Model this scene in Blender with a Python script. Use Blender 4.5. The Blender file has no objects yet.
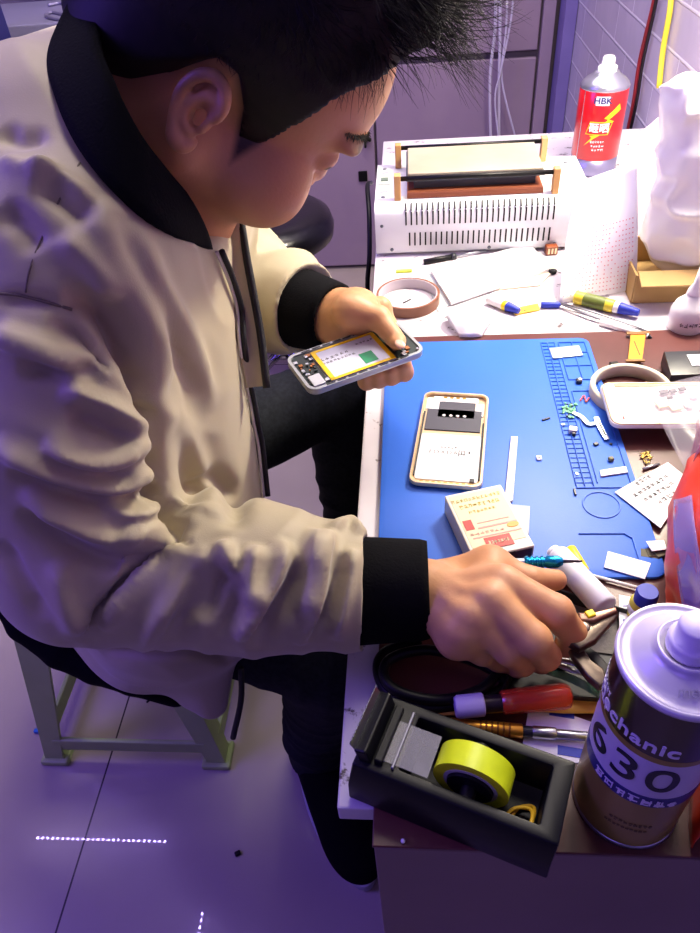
import bpy, bmesh, math, random
import numpy as np
from mathutils import Vector, Matrix
from math import sin, cos, tan, radians, pi, sqrt, atan2, degrees
sc = bpy.context.scene
COL = sc.collection
rnd = random.Random(7)

# ------------------------------------------------------------------ camera
CAM_H, PITCH, YAW, ROLL, FPX = 1.26035, radians(42.285), -0.12028, radians(-5.28), 719.913
_f = np.array([sin(YAW)*cos(PITCH), cos(YAW)*cos(PITCH), -sin(PITCH)])
_r0 = np.array([cos(YAW), -sin(YAW), 0.0]); _u0 = np.cross(_r0, _f)
_rt = cos(ROLL)*_r0 + sin(ROLL)*_u0; _up = -sin(ROLL)*_r0 + cos(ROLL)*_u0
cam = bpy.data.objects.new('camera', bpy.data.cameras.new('camera')); COL.objects.link(cam)
cam.matrix_world = Matrix(((_rt[0], _up[0], -_f[0], 0), (_rt[1], _up[1], -_f[1], 0), (_rt[2], _up[2], -_f[2], CAM_H), (0, 0, 0, 1)))
cam.data.sensor_fit = 'VERTICAL'; cam.data.sensor_height = 24.0
cam.data.lens = 24.0*FPX/933.0
cam.data.clip_start = 0.02
sc.camera = cam
_C = np.array([0, 0, CAM_H])
def _ray(px, py): return _f + _rt*(px-350)/FPX - _up*(py-466.5)/FPX
def PD(px, py, d): return Vector(_C + _ray(px, py)*d)             # survey helpers: point on a plane of the room
def PZ(px, py, z):
    d = _ray(px, py); return Vector(_C + d*((z-CAM_H)/d[2]))
def PX(px, py, x):
    d = _ray(px, py); return Vector(_C + d*(x/d[0]))
def PY(px, py, y):
    d = _ray(px, py); return Vector(_C + d*(y/d[1]))

# ------------------------------------------------------------------ materials
def lin(c):
    if isinstance(c, str):
        c = [int(c[i:i+2], 16)/255 for i in (0, 2, 4)]
    return tuple((x/12.92 if x <= 0.04045 else ((x+0.055)/1.055)**2.4) for x in c[:3]) + (1.0,)
class NT:
    def __init__(s, m): s.t = m.node_tree; s.n = s.t.nodes; s.l = s.t.links
    def new(s, ty, **k):
        n = s.n.new(ty)
        for a, b in k.items():
            if a in n.inputs.keys(): n.inputs[a].default_value = b
            else: setattr(n, a, b)
        return n
    def link(s, a, b): s.l.new(a, b)
def mat(name, col, rough=0.5, metal=0.0, col2=None, scale=20.0, mix=0.5, bump=0.0, bscale=60.0, alpha=1.0, trans=0.0, emit=None, estr=0.0, coat=0.0, ior=1.45, sss=0.0, stretch=None, lo=0.35, hi=0.65, sheen=0.0, detail=4.0, spec=0.5):
    m = bpy.data.materials.new(name); m.use_nodes = True
    t = NT(m); b = t.n['Principled BSDF']
    b.inputs['Base Color'].default_value = lin(col)
    b.inputs['Roughness'].default_value = rough; b.inputs['Metallic'].default_value = metal
    b.inputs['Alpha'].default_value = alpha; b.inputs['Transmission Weight'].default_value = trans
    b.inputs['Coat Weight'].default_value = coat; b.inputs['IOR'].default_value = ior
    b.inputs['Specular IOR Level'].default_value = spec
    b.inputs['Sheen Weight'].default_value = sheen
    if sss:
        b.inputs['Subsurface Weight'].default_value = sss; b.inputs['Subsurface Radius'].default_value = (1.0, .35, .2); b.inputs['Subsurface Scale'].default_value = 0.006
    if emit:
        b.inputs['Emission Color'].default_value = lin(emit); b.inputs['Emission Strength'].default_value = estr
    tc = t.new('ShaderNodeTexCoord')
    co = tc.outputs['Object']
    if stretch:
        mp = t.new('ShaderNodeMapping'); mp.inputs['Scale'].default_value = stretch; t.link(co, mp.inputs['Vector']); co = mp.outputs['Vector']
    if col2 is not None:
        no = t.new('ShaderNodeTexNoise', Scale=scale, Detail=detail); t.link(co, no.inputs['Vector'])
        mr = t.new('ShaderNodeMapRange'); mr.inputs['From Min'].default_value = lo; mr.inputs['From Max'].default_value = hi
        t.link(no.outputs['Fac'], mr.inputs['Value'])
        mx = t.new('ShaderNodeMix', data_type='RGBA'); mx.inputs['A'].default_value = lin(col); mx.inputs['B'].default_value = lin(col2)
        mm = t.new('ShaderNodeMath', operation='MULTIPLY'); mm.inputs[1].default_value = mix*2 if mix < .5 else 1.0
        t.link(mr.outputs['Result'], mm.inputs[0]); t.link(mm.outputs[0], mx.inputs['Factor'])
        t.link(mx.outputs['Result'], b.inputs['Base Color'])
    if bump:
        nb = t.new('ShaderNodeTexNoise', Scale=bscale, Detail=5.0); t.link(co, nb.inputs['Vector'])
        bp = t.new('ShaderNodeBump', Strength=bump, Distance=0.002); t.link(nb.outputs['Fac'], bp.inputs['Height'])
        t.link(bp.outputs['Normal'], b.inputs['Normal'])
    return m

# ------------------------------------------------------------------ mesh helpers
def link_obj(name, me, m=None, parent=None, smooth=False):
    o = bpy.data.objects.new(name, me); COL.objects.link(o)
    if m is not None:
        for x in (m if isinstance(m, (list, tuple)) else [m]): me.materials.append(x)
    if parent is not None: o.parent = parent
    if smooth:
        me.polygons.foreach_set('use_smooth', [True]*len(me.polygons))
    me.update()
    return o
def bm_obj(name, bm, m=None, parent=None, smooth=False, auto=None):
    me = bpy.data.meshes.new(name); bm.normal_update(); bm.to_mesh(me); bm.free()
    o = link_obj(name, me, m, parent, smooth or auto is not None)
    if auto is not None: me.set_sharp_from_angle(angle=radians(auto))
    return o
def np_obj(name, V, F, m=None, parent=None, smooth=True):
    me = bpy.data.meshes.new(name)
    me.from_pydata([tuple(v) for v in V], [], [tuple(f) for f in F]); me.validate()
    return link_obj(name, me, m, parent, smooth)
def np_quads(name, V, Q, m=None, parent=None, smooth=True):
    me = bpy.data.meshes.new(name); V = np.asarray(V, np.float32); Q = np.asarray(Q, np.int32)
    me.vertices.add(len(V)); me.vertices.foreach_set('co', V.ravel())
    me.loops.add(Q.size); me.loops.foreach_set('vertex_index', Q.ravel())
    me.polygons.add(len(Q)); me.polygons.foreach_set('loop_start', np.arange(0, Q.size, 4, dtype=np.int32))
    me.polygons.foreach_set('use_smooth', np.ones(len(Q), bool))
    me.update(calc_edges=True)
    o = link_obj(name, me, m, parent, smooth)
    return o
def empty(name, loc=(0, 0, 0), rot=None, label=None, cat=None, group=None):
    o = bpy.data.objects.new(name, None); COL.objects.link(o)
    M = rot.to_4x4() if rot is not None else Matrix.Identity(4)
    M.translation = Vector(loc); o.matrix_world = M
    o.empty_display_size = 0.02
    tag(o, label, cat, group)
    return o
def tag(o, label=None, cat=None, group=None, kind=None):
    if label: o['label'] = label
    if cat: o['category'] = cat
    if group: o['group'] = group
    if kind: o['kind'] = kind
    return o
def place(o, loc, rot=None):
    M = rot.to_4x4() if rot is not None else Matrix.Identity(4)
    M.translation = Vector(loc); o.matrix_world = M; return o
def rz(a): return Matrix.Rotation(a, 3, 'Z')
def rx(a): return Matrix.Rotation(a, 3, 'X')
def ry(a): return Matrix.Rotation(a, 3, 'Y')
def frame3(xa, up=(0, 0, 1)):
    """rotation whose X axis is xa and whose Z is as near `up` as possible"""
    x = Vector(xa).normalized(); u = Vector(up); z = (u - x*u.dot(x)).normalized(); y = z.cross(x)
    return Matrix((x, y, z)).transposed()
def add_box(bm, c, s, bev=0.0, R=None, seg=2, mi=0):
    """box centre c, full size s, bevel bev, appended to bm"""
    b = bmesh.new(); bmesh.ops.create_cube(b, size=1.0)
    for v in b.verts: v.co = Vector((v.co.x*s[0], v.co.y*s[1], v.co.z*s[2]))
    if bev: bmesh.ops.bevel(b, geom=b.edges[:], offset=bev, segments=seg, profile=0.5, affect='EDGES')
    M = (R.to_4x4() if R is not None else Matrix.Identity(4)); M.translation = Vector(c)
    b.transform(M); join(bm, b, mi)
def join(bm, b, mi=0):
    vm = [bm.verts.new(v.co) for v in b.verts]
    for i, v in enumerate(b.verts): v.index = i
    for f in b.faces:
        try:
            nf = bm.faces.new([vm[v.index] for v in f.verts]); nf.material_index = mi if mi else f.material_index; nf.smooth = f.smooth
        except ValueError: pass
    b.free()
def add_prism(bm, pts, z0, z1, bev=0.0, M=None, mi=0, seg=2):
    b = bmesh.new()
    lo = [b.verts.new((x, y, z0)) for x, y in pts]; hi = [b.verts.new((x, y, z1)) for x, y in pts]
    b.faces.new(hi); b.faces.new(lo[::-1]); n = len(pts)
    for i in range(n): b.faces.new((lo[i], lo[(i+1) % n], hi[(i+1) % n], hi[i]))
    bmesh.ops.recalc_face_normals(b, faces=b.faces[:])
    if bev:
        es = [e for e in b.edges if abs(e.verts[0].co.z-e.verts[1].co.z) < 1e-7]
        bmesh.ops.bevel(b, geom=es, offset=bev, segments=seg, profile=0.5, affect='EDGES')
    if M is not None: b.transform(M.to_4x4() if len(M) == 3 else M)
    join(bm, b, mi)
def rrect(w, h, r, n=5, cx=0, cy=0):
    p = []
    for (sx, sy, a0) in ((1, 1, 0), (-1, 1, 90), (-1, -1, 180), (1, -1, 270)):
        for i in range(n+1):
            a = radians(a0+90*i/n); p.append((cx+sx*(w/2-r)+r*cos(a), cy+sy*(h/2-r)+r*sin(a)))
    return p
def add_lathe(bm, prof, n=32, M=None, mi=0, a0=0, a1=2*pi, smooth=True):
    """profile [(r, z)] turned about Z"""
    b = bmesh.new(); full = abs(a1-a0-2*pi) < 1e-6; N = n if full else n+1
    rings = []
    for r, z in prof:
        if r < 1e-7: rings.append([b.verts.new((0, 0, z))]*N)
        else: rings.append([b.verts.new((r*cos(a0+(a1-a0)*i/n), r*sin(a0+(a1-a0)*i/n), z)) for i in range(N)])
    for A, B in zip(rings, rings[1:]):
        for i in range(n):
            j = (i+1) % N; vs = [A[i], A[j], B[j], B[i]]; u = []
            for v in vs:
                if v not in u: u.append(v)
            if len(u) > 2:
                try: f = b.faces.new(u); f.smooth = smooth
                except ValueError: pass
    bmesh.ops.recalc_face_normals(b, faces=b.faces[:])
    if M is not None: b.transform(M.to_4x4() if len(M) == 3 else M)
    join(bm, b, mi)
def smooth_path(pts, sub=6, closed=False):
    P = [np.array(p, float) for p in pts]; n = len(P); out = []
    rng = range(n if closed else n-1)
    for i in rng:
        p0 = P[(i-1) % n] if (closed or i > 0) else 2*P[0]-P[1]; p1 = P[i]; p2 = P[(i+1) % n]
        p3 = P[(i+2) % n] if (closed or i < n-2) else 2*P[-1]-P[-2]
        for k in range(sub):
            t = k/sub; out.append(0.5*((2*p1)+(-p0+p2)*t+(2*p0-5*p1+4*p2-p3)*t*t+(-p0+3*p1-3*p2+p3)*t**3))
    if not closed: out.append(P[-1])
    return out
def tube_np(path, rad, n=8, closed=False, flat=1.0, up=None, caps=True):
    """vertices and faces of a tube along path (rad scalar or per point); flat squashes it along the frame's second axis"""
    P = np.array([np.array(p, float) for p in path]); m = len(P)
    T = np.zeros_like(P)
    if closed: T = np.roll(P, -1, 0)-np.roll(P, 1, 0)
    else: T[1:-1] = P[2:]-P[:-2]; T[0] = P[1]-P[0]; T[-1] = P[-1]-P[-2]
    T /= np.maximum(np.linalg.norm(T, axis=1), 1e-9)[:, None]
    u = np.array(up if up is not None else ((0, 0, 1) if abs(T[0][2]) < 0.9 else (1, 0, 0)), float)
    V = []; rad = np.broadcast_to(rad, (m,))
    for i in range(m):
        if up is not None: u = np.array(up, float)
        u = u - T[i]*u.dot(T[i]); u /= max(np.linalg.norm(u), 1e-9); w = np.cross(T[i], u)
        for k in range(n):
            a = 2*pi*k/n; V.append(P[i]+rad[i]*(w*cos(a)+u*sin(a)*flat))
    F = []
    for i in range(m if closed else m-1):
        for k in range(n):
            j = (i+1) % m; F.append((i*n+k, i*n+(k+1) % n, j*n+(k+1) % n, j*n+k))
    if caps and not closed: F.append(tuple(range(n-1, -1, -1))); F.append(tuple((m-1)*n+k for k in range(n)))
    return V, F
def add_tube(bm, path, rad, n=8, closed=False, flat=1.0, up=None, mi=0, M=None, smooth=True):
    V, F = tube_np(path, rad, n, closed, flat, up)
    if M is not None: V = [M @ Vector(v) for v in V]
    vs = [bm.verts.new(v) for v in V]
    for f in F:
        try: g = bm.faces.new([vs[i] for i in f]); g.material_index = mi; g.smooth = smooth
        except ValueError: pass
def tube_obj(name, path, rad, m, parent=None, n=8, closed=False, flat=1.0, up=None):
    bm = bmesh.new(); add_tube(bm, path, rad, n, closed, flat, up); return bm_obj(name, bm, m, parent, smooth=True)
def obj_box(name, c, s, m, parent=None, bev=0.0, R=None):
    bm = bmesh.new(); add_box(bm, c, s, bev, R); return bm_obj(name, bm, m, parent)
_fonts = {}
def text_obj(name, body, size, m, parent=None, M=None, depth=0.0001, align='CENTER', bend=None, sx=1.0, bold=0.0, shear=0.0, space=1.0):
    """lettering turned into mesh; bend=(radius) wraps it round a Z cylinder with +X running along the arc"""
    cu = bpy.data.curves.new(name, 'FONT'); cu.body = body; cu.size = size; cu.align_x = align; cu.align_y = 'CENTER'; cu.extrude = depth; cu.offset = bold; cu.shear = shear; cu.space_character = space
    t = bpy.data.objects.new('t', cu); COL.objects.link(t)
    dg = bpy.context.evaluated_depsgraph_get(); me = bpy.data.meshes.new_from_object(t.evaluated_get(dg)); bpy.data.objects.remove(t); bpy.data.curves.remove(cu)
    me.name = name; me.materials.clear()
    bm = bmesh.new(); bm.from_mesh(me)
    if sx != 1.0:
        for v in bm.verts: v.co.x *= sx
    if bend:
        bmesh.ops.triangulate(bm, faces=bm.faces[:])
        for _ in range(2):
            es = [e for e in bm.edges if abs(e.verts[0].co.x-e.verts[1].co.x) > bend*0.12]
            if es: bmesh.ops.subdivide_edges(bm, edges=es, cuts=1); bmesh.ops.triangulate(bm, faces=bm.faces[:])
        for v in bm.verts:
            a = v.co.x/bend; r = bend+v.co.z; v.co = Vector((r*sin(a), -r*cos(a), v.co.y))
    if M is not None: bm.transform(M.to_4x4() if len(M) == 3 else M)
    bm.to_mesh(me); bm.free()
    return link_obj(name, me, m, parent)
def glyphs(bm, x0, x1, y, h, n, z, t=0.0001, seed=0, M=None, fill=0.85, dens=5):
    """a row of n small brush-like characters, each a few strokes"""
    r = random.Random(seed); w = (x1-x0)/n
    for i in range(n):
        cx_ = x0+(i+.5)*w; g = min(w*fill, h)
        b = bmesh.new(); st = h*0.11
        for k in range(dens):
            if r.random() < .55: add_box(b, (cx_+r.uniform(-.1, .1)*g, y+(r.random()-.5)*h*.9, z), (g*r.uniform(.5, 1), st, t))
            else: add_box(b, (cx_+(r.random()-.5)*g*.8, y+r.uniform(-.1, .1)*h, z), (st, h*r.uniform(.5, 1), t))
        if M is not None: b.transform(M)
        join(bm, b)

# ------------------------------------------------------------------ implicit surfaces (organic shapes)
class Field:
    def __init__(s, lo, hi, h):
        s.lo = np.array(lo, float); s.h = h; s.n = np.ceil((np.array(hi)-s.lo)/h).astype(int)+1
        s.V = np.full(s.n, 0.2, np.float32)
    def _sub(s, lo, hi):
        a = np.clip(np.floor((np.array(lo)-s.lo)/s.h).astype(int), 0, s.n); b = np.clip(np.ceil((np.array(hi)-s.lo)/s.h).astype(int)+1, 0, s.n)
        if (b-a).min() <= 0: return None
        ax = [s.lo[i]+s.h*np.arange(a[i], b[i], dtype=np.float32) for i in range(3)]
        return (slice(a[0], b[0]), slice(a[1], b[1]), slice(a[2], b[2])), ax[0][:, None, None].astype(np.float32), ax[1][None, :, None].astype(np.float32), ax[2][None, None, :].astype(np.float32)
    def _mix(s, sl, d, k, op):
        v = s.V[sl]
        if op == 'add':
            if k > 0:
                hh = np.maximum(k-np.abs(v-d), 0)/k; s.V[sl] = np.minimum(v, d)-hh*hh*k*.25
            else: s.V[sl] = np.minimum(v, d)
        else:
            d = -d
            if k > 0:
                hh = np.maximum(k-np.abs(v-d), 0)/k; s.V[sl] = np.maximum(v, d)+hh*hh*k*.25
            else: s.V[sl] = np.maximum(v, d)
    def cone(s, a, b, ra, rb, k=0.01, op='add'):
        a = np.array(a, float); b = np.array(b, float); R = max(ra, rb)+k+s.h*4+.012
        q = s._sub(np.minimum(a, b)-R, np.maximum(a, b)+R)
        if q is None: return
        sl, X, Y, Z = q; d = b-a; L2 = max(d.dot(d), 1e-12)
        t = np.clip(((X-a[0])*d[0]+(Y-a[1])*d[1]+(Z-a[2])*d[2])/L2, 0, 1)
        dist = np.sqrt((X-a[0]-t*d[0])**2+(Y-a[1]-t*d[1])**2+(Z-a[2]-t*d[2])**2)-(ra+(rb-ra)*t)
        s._mix(sl, dist.astype(np.float32), k, op)
    def chain(s, pts, k=0.01, kk=None):
        for (a, ra), (b, rb) in zip(pts, pts[1:]): s.cone(a, b, ra, rb, k)
    def ell(s, c, r, R=None, k=0.01, op='add'):
        """ellipsoid, R columns are its axes"""
        c = np.array(c, float); r = np.array(r, float); R = np.eye(3) if R is None else np.array(R, float)
        ext = np.sqrt(((R*r[None, :])**2).sum(1))+k+s.h*4+.012
        q = s._sub(c-ext, c+ext)
        if q is None: return
        sl, X, Y, Z = q; x = X-c[0]; y = Y-c[1]; z = Z-c[2]
        u = [(x*R[0, i]+y*R[1, i]+z*R[2, i]) for i in range(3)]
        k0 = np.sqrt(sum((u[i]/r[i])**2 for i in range(3))); k1 = np.sqrt(sum((u[i]/r[i]**2)**2 for i in range(3)))
        s._mix(sl, (k0*(k0-1)/np.maximum(k1, 1e-6)).astype(np.float32), k, op)
    def cut(s, p, n, k=0.0):
        """removes the half space n.(x-p) > 0"""
        p = np.array(p, float); n = np.array(n, float); n /= np.linalg.norm(n)
        q = s._sub(s.lo-1, s.lo+s.h*s.n+1); sl, X, Y, Z = q
        d = -((X-p[0])*n[0]+(Y-p[1])*n[1]+(Z-p[2])*n[2])
        s._mix(sl, d.astype(np.float32), k, 'sub')
    def mesh(s):
        V = s.V; I = V < 0
        A = I[:-1, :-1, :-1]; s0 = A.astype(np.int8).copy(); s0[:] = 0
        for dx in (0, 1):
            for dy in (0, 1):
                for dz in (0, 1): s0 += I[dx:I.shape[0]-1+dx, dy:I.shape[1]-1+dy, dz:I.shape[2]-1+dz]
        act = (s0 > 0) & (s0 < 8); idx = np.argwhere(act); ID = np.full(act.shape, -1, np.int32); ID[act] = np.arange(len(idx))
        P = np.zeros((len(idx), 3)); C = np.zeros(len(idx))
        off = [np.array(o) for o in ((0, 0, 0), (1, 0, 0), (0, 1, 0), (1, 1, 0), (0, 0, 1), (1, 0, 1), (0, 1, 1), (1, 1, 1))]
        for i in range(8):
            for ax in range(3):
                if off[i][ax]: continue
                o2 = off[i].copy(); o2[ax] = 1
                a = V[tuple((idx+off[i]).T)]; b = V[tuple((idx+o2).T)]; m = (a < 0) != (b < 0)
                t = np.where(m, a/np.where(m, a-b, 1), 0)
                pt = idx+off[i]+(o2-off[i])*t[:, None]; P[m] += pt[m]; C[m] += 1
        P = s.lo+s.h*P/C[:, None]; Q = []
        for ax in range(3):
            sl0 = [slice(1, -1)]*3; sl0[ax] = slice(0, -1); sl1 = list(sl0); sl1[ax] = slice(1, None)
            a = I[tuple(sl0)]; b = I[tuple(sl1)]; e = np.argwhere(a != b); base = e.copy()
            for j in range(3):
                if j != ax: base[:, j] += 1
            u, v = [(1, 2), (2, 0), (0, 1)][ax]
            def g(du, dv):
                q = base.copy(); q[:, u] -= du; q[:, v] -= dv; return ID[tuple(q.T)]
            q = np.stack([g(1, 1), g(0, 1), g(0, 0), g(1, 0)], 1)
            ins = a[tuple(e.T)]; q[~ins] = q[~ins][:, ::-1]; Q.append(q)
        return P, np.concatenate(Q)
def relax(P, Q, it=2, lam=0.5):
    E = np.concatenate([Q[:, [0, 1]], Q[:, [1, 2]], Q[:, [2, 3]], Q[:, [3, 0]]]); n = len(P)
    for _ in range(it):
        S = np.zeros((n, 3)); c = np.zeros(n)
        for a, b in ((0, 1), (1, 0)):
            for j in range(3): S[:, j] += np.bincount(E[:, a], P[E[:, b], j], n)
            c += np.bincount(E[:, a], minlength=n)
        P = P+lam*(S/np.maximum(c, 1)[:, None]-P)
    return P
def normals(P, Q):
    N = np.cross(P[Q[:, 2]]-P[Q[:, 0]], P[Q[:, 3]]-P[Q[:, 1]]); out = np.zeros_like(P)
    for i in range(4):
        for j in range(3): out[:, j] += np.bincount(Q[:, i], N[:, j], len(P))
    return out/np.maximum(np.linalg.norm(out, axis=1), 1e-12)[:, None]
def vnoise(P, f, seed=0, oct=3):
    r = np.random.RandomState(seed); o = np.zeros(len(P)); a = 1.0
    for _ in range(oct):
        for k in range(4):
            d = r.normal(size=3); d /= np.linalg.norm(d); d2 = r.normal(size=3); d2 /= np.linalg.norm(d2)
            o += a*np.sin((P@d)*f+r.uniform(0, 6)+1.3*np.sin((P@d2)*f*.7+r.uniform(0, 6)))/4
        f *= 2; a *= .5
    return o
# ================================================================== THE PERSON
def A(v): return np.array(v, float)
HH, HP, HR = radians(12), radians(46), radians(-11)
hF = A((cos(HH)*cos(HP), sin(HH)*cos(HP), -sin(HP))); _S = A((-sin(HH), cos(HH), 0)); _U = np.cross(hF, _S)
hS = _S*cos(HR)-_U*sin(HR); hU = _U*cos(HR)+_S*sin(HR)
HS = 1.10
HM = np.stack([hF, hS, hU], 1)
Hc = A(PD(212, 112, .475))+.077*HS*hS
def hp(f, s, u): return Hc+HS*(hF*f+hS*s+hU*u)
skin = mat('skin', 'C9976B', .5, col2='BA8058', scale=14, mix=.3, bump=.12, bscale=260, sss=.12)
jersey = mat('jacket_cloth', 'B0A587', .60, col2='A5997A', scale=6, mix=.3, bump=.08, bscale=900, sheen=.25)
ribblack = mat('black_rib_knit', '07070B', .9, bump=.3, bscale=500, spec=.12)
denim = mat('dark_denim', '17191E', .88, col2='22252B', scale=160, mix=.4, bump=.25, bscale=700, spec=.2)
hairm = mat('black_hair', '0B090A', .55, col2='171213', scale=60, spec=.3)
blackcloth = mat('black_canvas', '050507', .9, spec=.15, bump=.2, bscale=600)

# ---- jacket joints (world metres)
ShR, ElR, WrR = A((-.235, .455, 1.045)), A((-.2535, .352, .851)), A((.0, .352, .805))
ShL, ElL, WrL = A((-.27, .80, 1.02)), A((-.235, .80, .84)), A((-.085, .665, .862))
NkB = A((-.205, .59, 1.045))
Pel = A((-.46, .70, .50))

def tapered(Fd):
    # torso
    Fd.cone(ShR+A((-.01, .03, -.01)), ShL+A((-.01, -.03, -.01)), .062, .062, .05)
    Fd.cone((-.245, .51, 1.00), (-.245, .72, 1.0), .072, .085, .05)
    Fd.cone((-.268, .53, .95), (-.285, .74, .94), .100, .10, .06)
    Fd.cone((-.30, .55, .82), (-.31, .75, .80), .125, .12, .06)
    Fd.cone((-.38, .62, .66), (-.38, .76, .64), .125, .12, .06)
    Fd.cone((-.44, .655, .55), (-.44, .78, .55), .115, .115, .06)
    Fd.cone((-.258, .49, .90), (-.262, .50, .66), .098, .110, .05)
    Fd.cone((-.275, .50, .62), (-.33, .52, .52), .10, .085, .05)
    Fd.cone((-.262, .535, 1.068), (-.265, .70, 1.06), .094, .085, .04)
    Fd.cone((-.462, .575, .60), (-.36, .53, .55), .076, .07, .03)
    Fd.cone((-.245, .46, .60), (-.262, .463, .43), .05, .021, .02)
    Fd.cone((-.285, .475, .58), (-.285, .468, .45), .05, .021, .02)

def build_jacket():
    Fd = Field((-.75, .15, .30), (.08, 1.0, 1.28), .0031)
    tapered(Fd)
    # right sleeve: bulky upper arm, bunched forearm
    Fd.cone(ShR, (ShR+ElR)/2+A((-.01, -.005, 0)), .074, .080, .03)
    Fd.cone((ShR+ElR)/2+A((-.01, -.005, 0)), ElR+A((-.0, .01, .0)), .080, .074, .010)
    Fd.cone(ElR, (ElR+WrR)/2+A((0, 0, -.006)), .072, .059, .010)
    Fd.cone((ElR+WrR)/2+A((0, 0, -.006)), WrR+A((-.03, 0, 0)), .059, .050, .02)
    Fd.cone(WrR+A((.012, 0, 0)), WrR+A((.05, 0, 0)), .068, .07, .006, 'sub')
    # left sleeve
    Fd.cone(ShL, ElL, .075, .068, .04)
    Fd.cone(ElL, WrL+A((-.035, .03, -.002)), .064, .052, .03)
    Fd.cone(WrL+A((.004, .002, .002)), WrL+A((.05, -.03, .002)), .062, .07, .006, 'sub')
    # neck opening
    Fd.cone((-.175, .565, 1.08), (-.11, .555, 1.22), .072, .10, .008, 'sub')
    nc = A((-.165, .59, 1.10))
    ci = [A(p) for p in (PD(200, 215, .500), PD(184, 192, .498), PD(165, 170, .486), PD(140, 135, .464), PD(116, 85, .458), PD(100, 45, .468), PD(100, 5, .48))]
    ci = [p+(nc-p)/np.linalg.norm(nc-p)*.022 for p in ci]
    for a, b in zip(ci, ci[1:]): Fd.cone(a, b, .030, .030, .006, 'sub')
    P, Q = Fd.mesh(); P = relax(P, Q, 2)
    N = normals(P, Q)
    def seg(a, b):
        d = b-a; L = np.linalg.norm(d); d = d/L; t = (P-a)@d; rad = np.linalg.norm(P-a-np.outer(t, d), axis=1)
        ref = np.cross(d, (0, 0, 1.)); ref /= np.linalg.norm(ref); r2 = np.cross(d, ref)
        th = np.arctan2((P-a)@r2, (P-a)@ref); return t/L, rad, th, L
    disp = np.zeros(len(P))
    ridge = lambda x: (1-np.abs(np.sin(x)))**1.6
    sm = lambda x, a, b: np.clip((x-a)/(b-a), 0, 1)**2*(3-2*np.clip((x-a)/(b-a), 0, 1))
    w1 = vnoise(P, 22, 1); w2 = vnoise(P, 14, 2); w3 = vnoise(P, 35, 3)
    # right forearm: close transverse bunching folds toward the cuff
    t, rad, th, L = seg(ElR, WrR)
    own = sm(t, -.05, .2)*(1-sm(t, 1.0, 1.1))*(1-sm(rad, .09, .12))
    f = ridge(t*21+1.7*w1+1.3*np.sin(th*1.0+1)+w3*.5)*(.5+.5*np.tanh(1.5*vnoise(P, 18, 11)+.5))
    disp += own*(.006*f*(.6+.4*sm(t, .3, .9))-.002+.003*w2)
    # right upper arm: long diagonal folds
    t, rad, th, L = seg(ShR, ElR)
    own = sm(t, .05, .4)*(1-sm(t, 1.0, 1.25))*(1-sm(rad, .10, .13))
    f = ridge(t*11+1.2*th+1.6*w2+w3*.3)*(.5+.5*np.tanh(1.5*vnoise(P, 12, 12)+.3))
    disp += own*(.005*f-.002)
    # left sleeve
    t, rad, th, L = seg(ElL, WrL)
    own = sm(t, .0, .3)*(1-sm(rad, .08, .12))
    disp += own*(.009*ridge(t*9+1.5*w1)-.002)
    # torso: soft vertical drapes, deeper towards the hem and the waist
    xo = sm(1.05-P[:, 2], 0, .6)
    tor = 1-np.maximum.reduce([(1-sm(np.linalg.norm(P-(ElR+WrR)/2, axis=1), .12, .2)), (1-sm(np.linalg.norm(P-ElR, axis=1), .08, .14))])
    drape = ridge(P[:, 1]*26+P[:, 0]*14+1.2*w2+P[:, 2]*6)*(.5+.5*np.tanh(2*vnoise(P, 9, 5)))
    disp += tor*(.010*xo*drape+.003*w2)
    # shoulder pull lines toward the collar
    q = np.linalg.norm(P-ShR, axis=1)
    disp += (1-sm(q, .10, .2))*.0025*ridge(np.linalg.norm(P-NkB, axis=1)*70+1.4*w2)
    P = P+N*disp[:, None]
    P = relax(P, Q, 1, .4)
    from mathutils.bvhtree import BVHTree
    def crease(paths):
        nonlocal P
        bv = BVHTree.FromPolygons([Vector(v) for v in P], [tuple(q) for q in Q]); N = normals(P, Q); D = np.zeros(len(P))
        for pts, w, amp in paths:
            pp = smooth_path([A((x, y, 0)) for x, y in pts], 5); H3 = []
            for x, y, _ in pp:
                h = bv.ray_cast(Vector(_C), Vector(_ray(x, y)).normalized())
                if h[0] is not None and (h[0]-Vector(_C)).length < .85: H3.append(A(h[0]))
            if len(H3) < 2: continue
            best = np.full(len(P), 9.0); tt = np.zeros(len(P)); n = len(H3)-1
            lo = np.min(H3, 0)-3*w; hi = np.max(H3, 0)+3*w; idx = np.where(((P > lo) & (P < hi)).all(1))[0]; S = P[idx]; bs = np.full(len(idx), 9.0); ts = np.zeros(len(idx))
            for i in range(n):
                a, b = H3[i], H3[i+1]; d = b-a; L2 = max(d@d, 1e-9); t = np.clip((S-a)@d/L2, 0, 1); r_ = np.linalg.norm(S-a-np.outer(t, d), axis=1); m = r_ < bs; bs[m] = r_[m]; ts[m] = (i+t[m])/n
            taper = np.clip(np.minimum(ts, 1-ts)*5, .0, 1)**.7
            D[idx] += 1.3*amp*np.exp(-(bs/w)**2)*taper
        P = P+N*D[:, None]
    m_ = .001
    crease([([(62, 300), (92, 306), (118, 330), (136, 360), (149, 395), (156, 440), (160, 480), (172, 520), (188, 538)], 9*m_, -.020),
            ([(188, 536), (165, 550), (137, 578), (103, 610), (76, 640)], 6*m_, -.014),
            ([(241, 668), (225, 660), (200, 655), (150, 655), (100, 652)], 7*m_, -.010),
            ([(0, 300), (40, 302), (72, 312)], 5*m_, -.004)])
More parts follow.
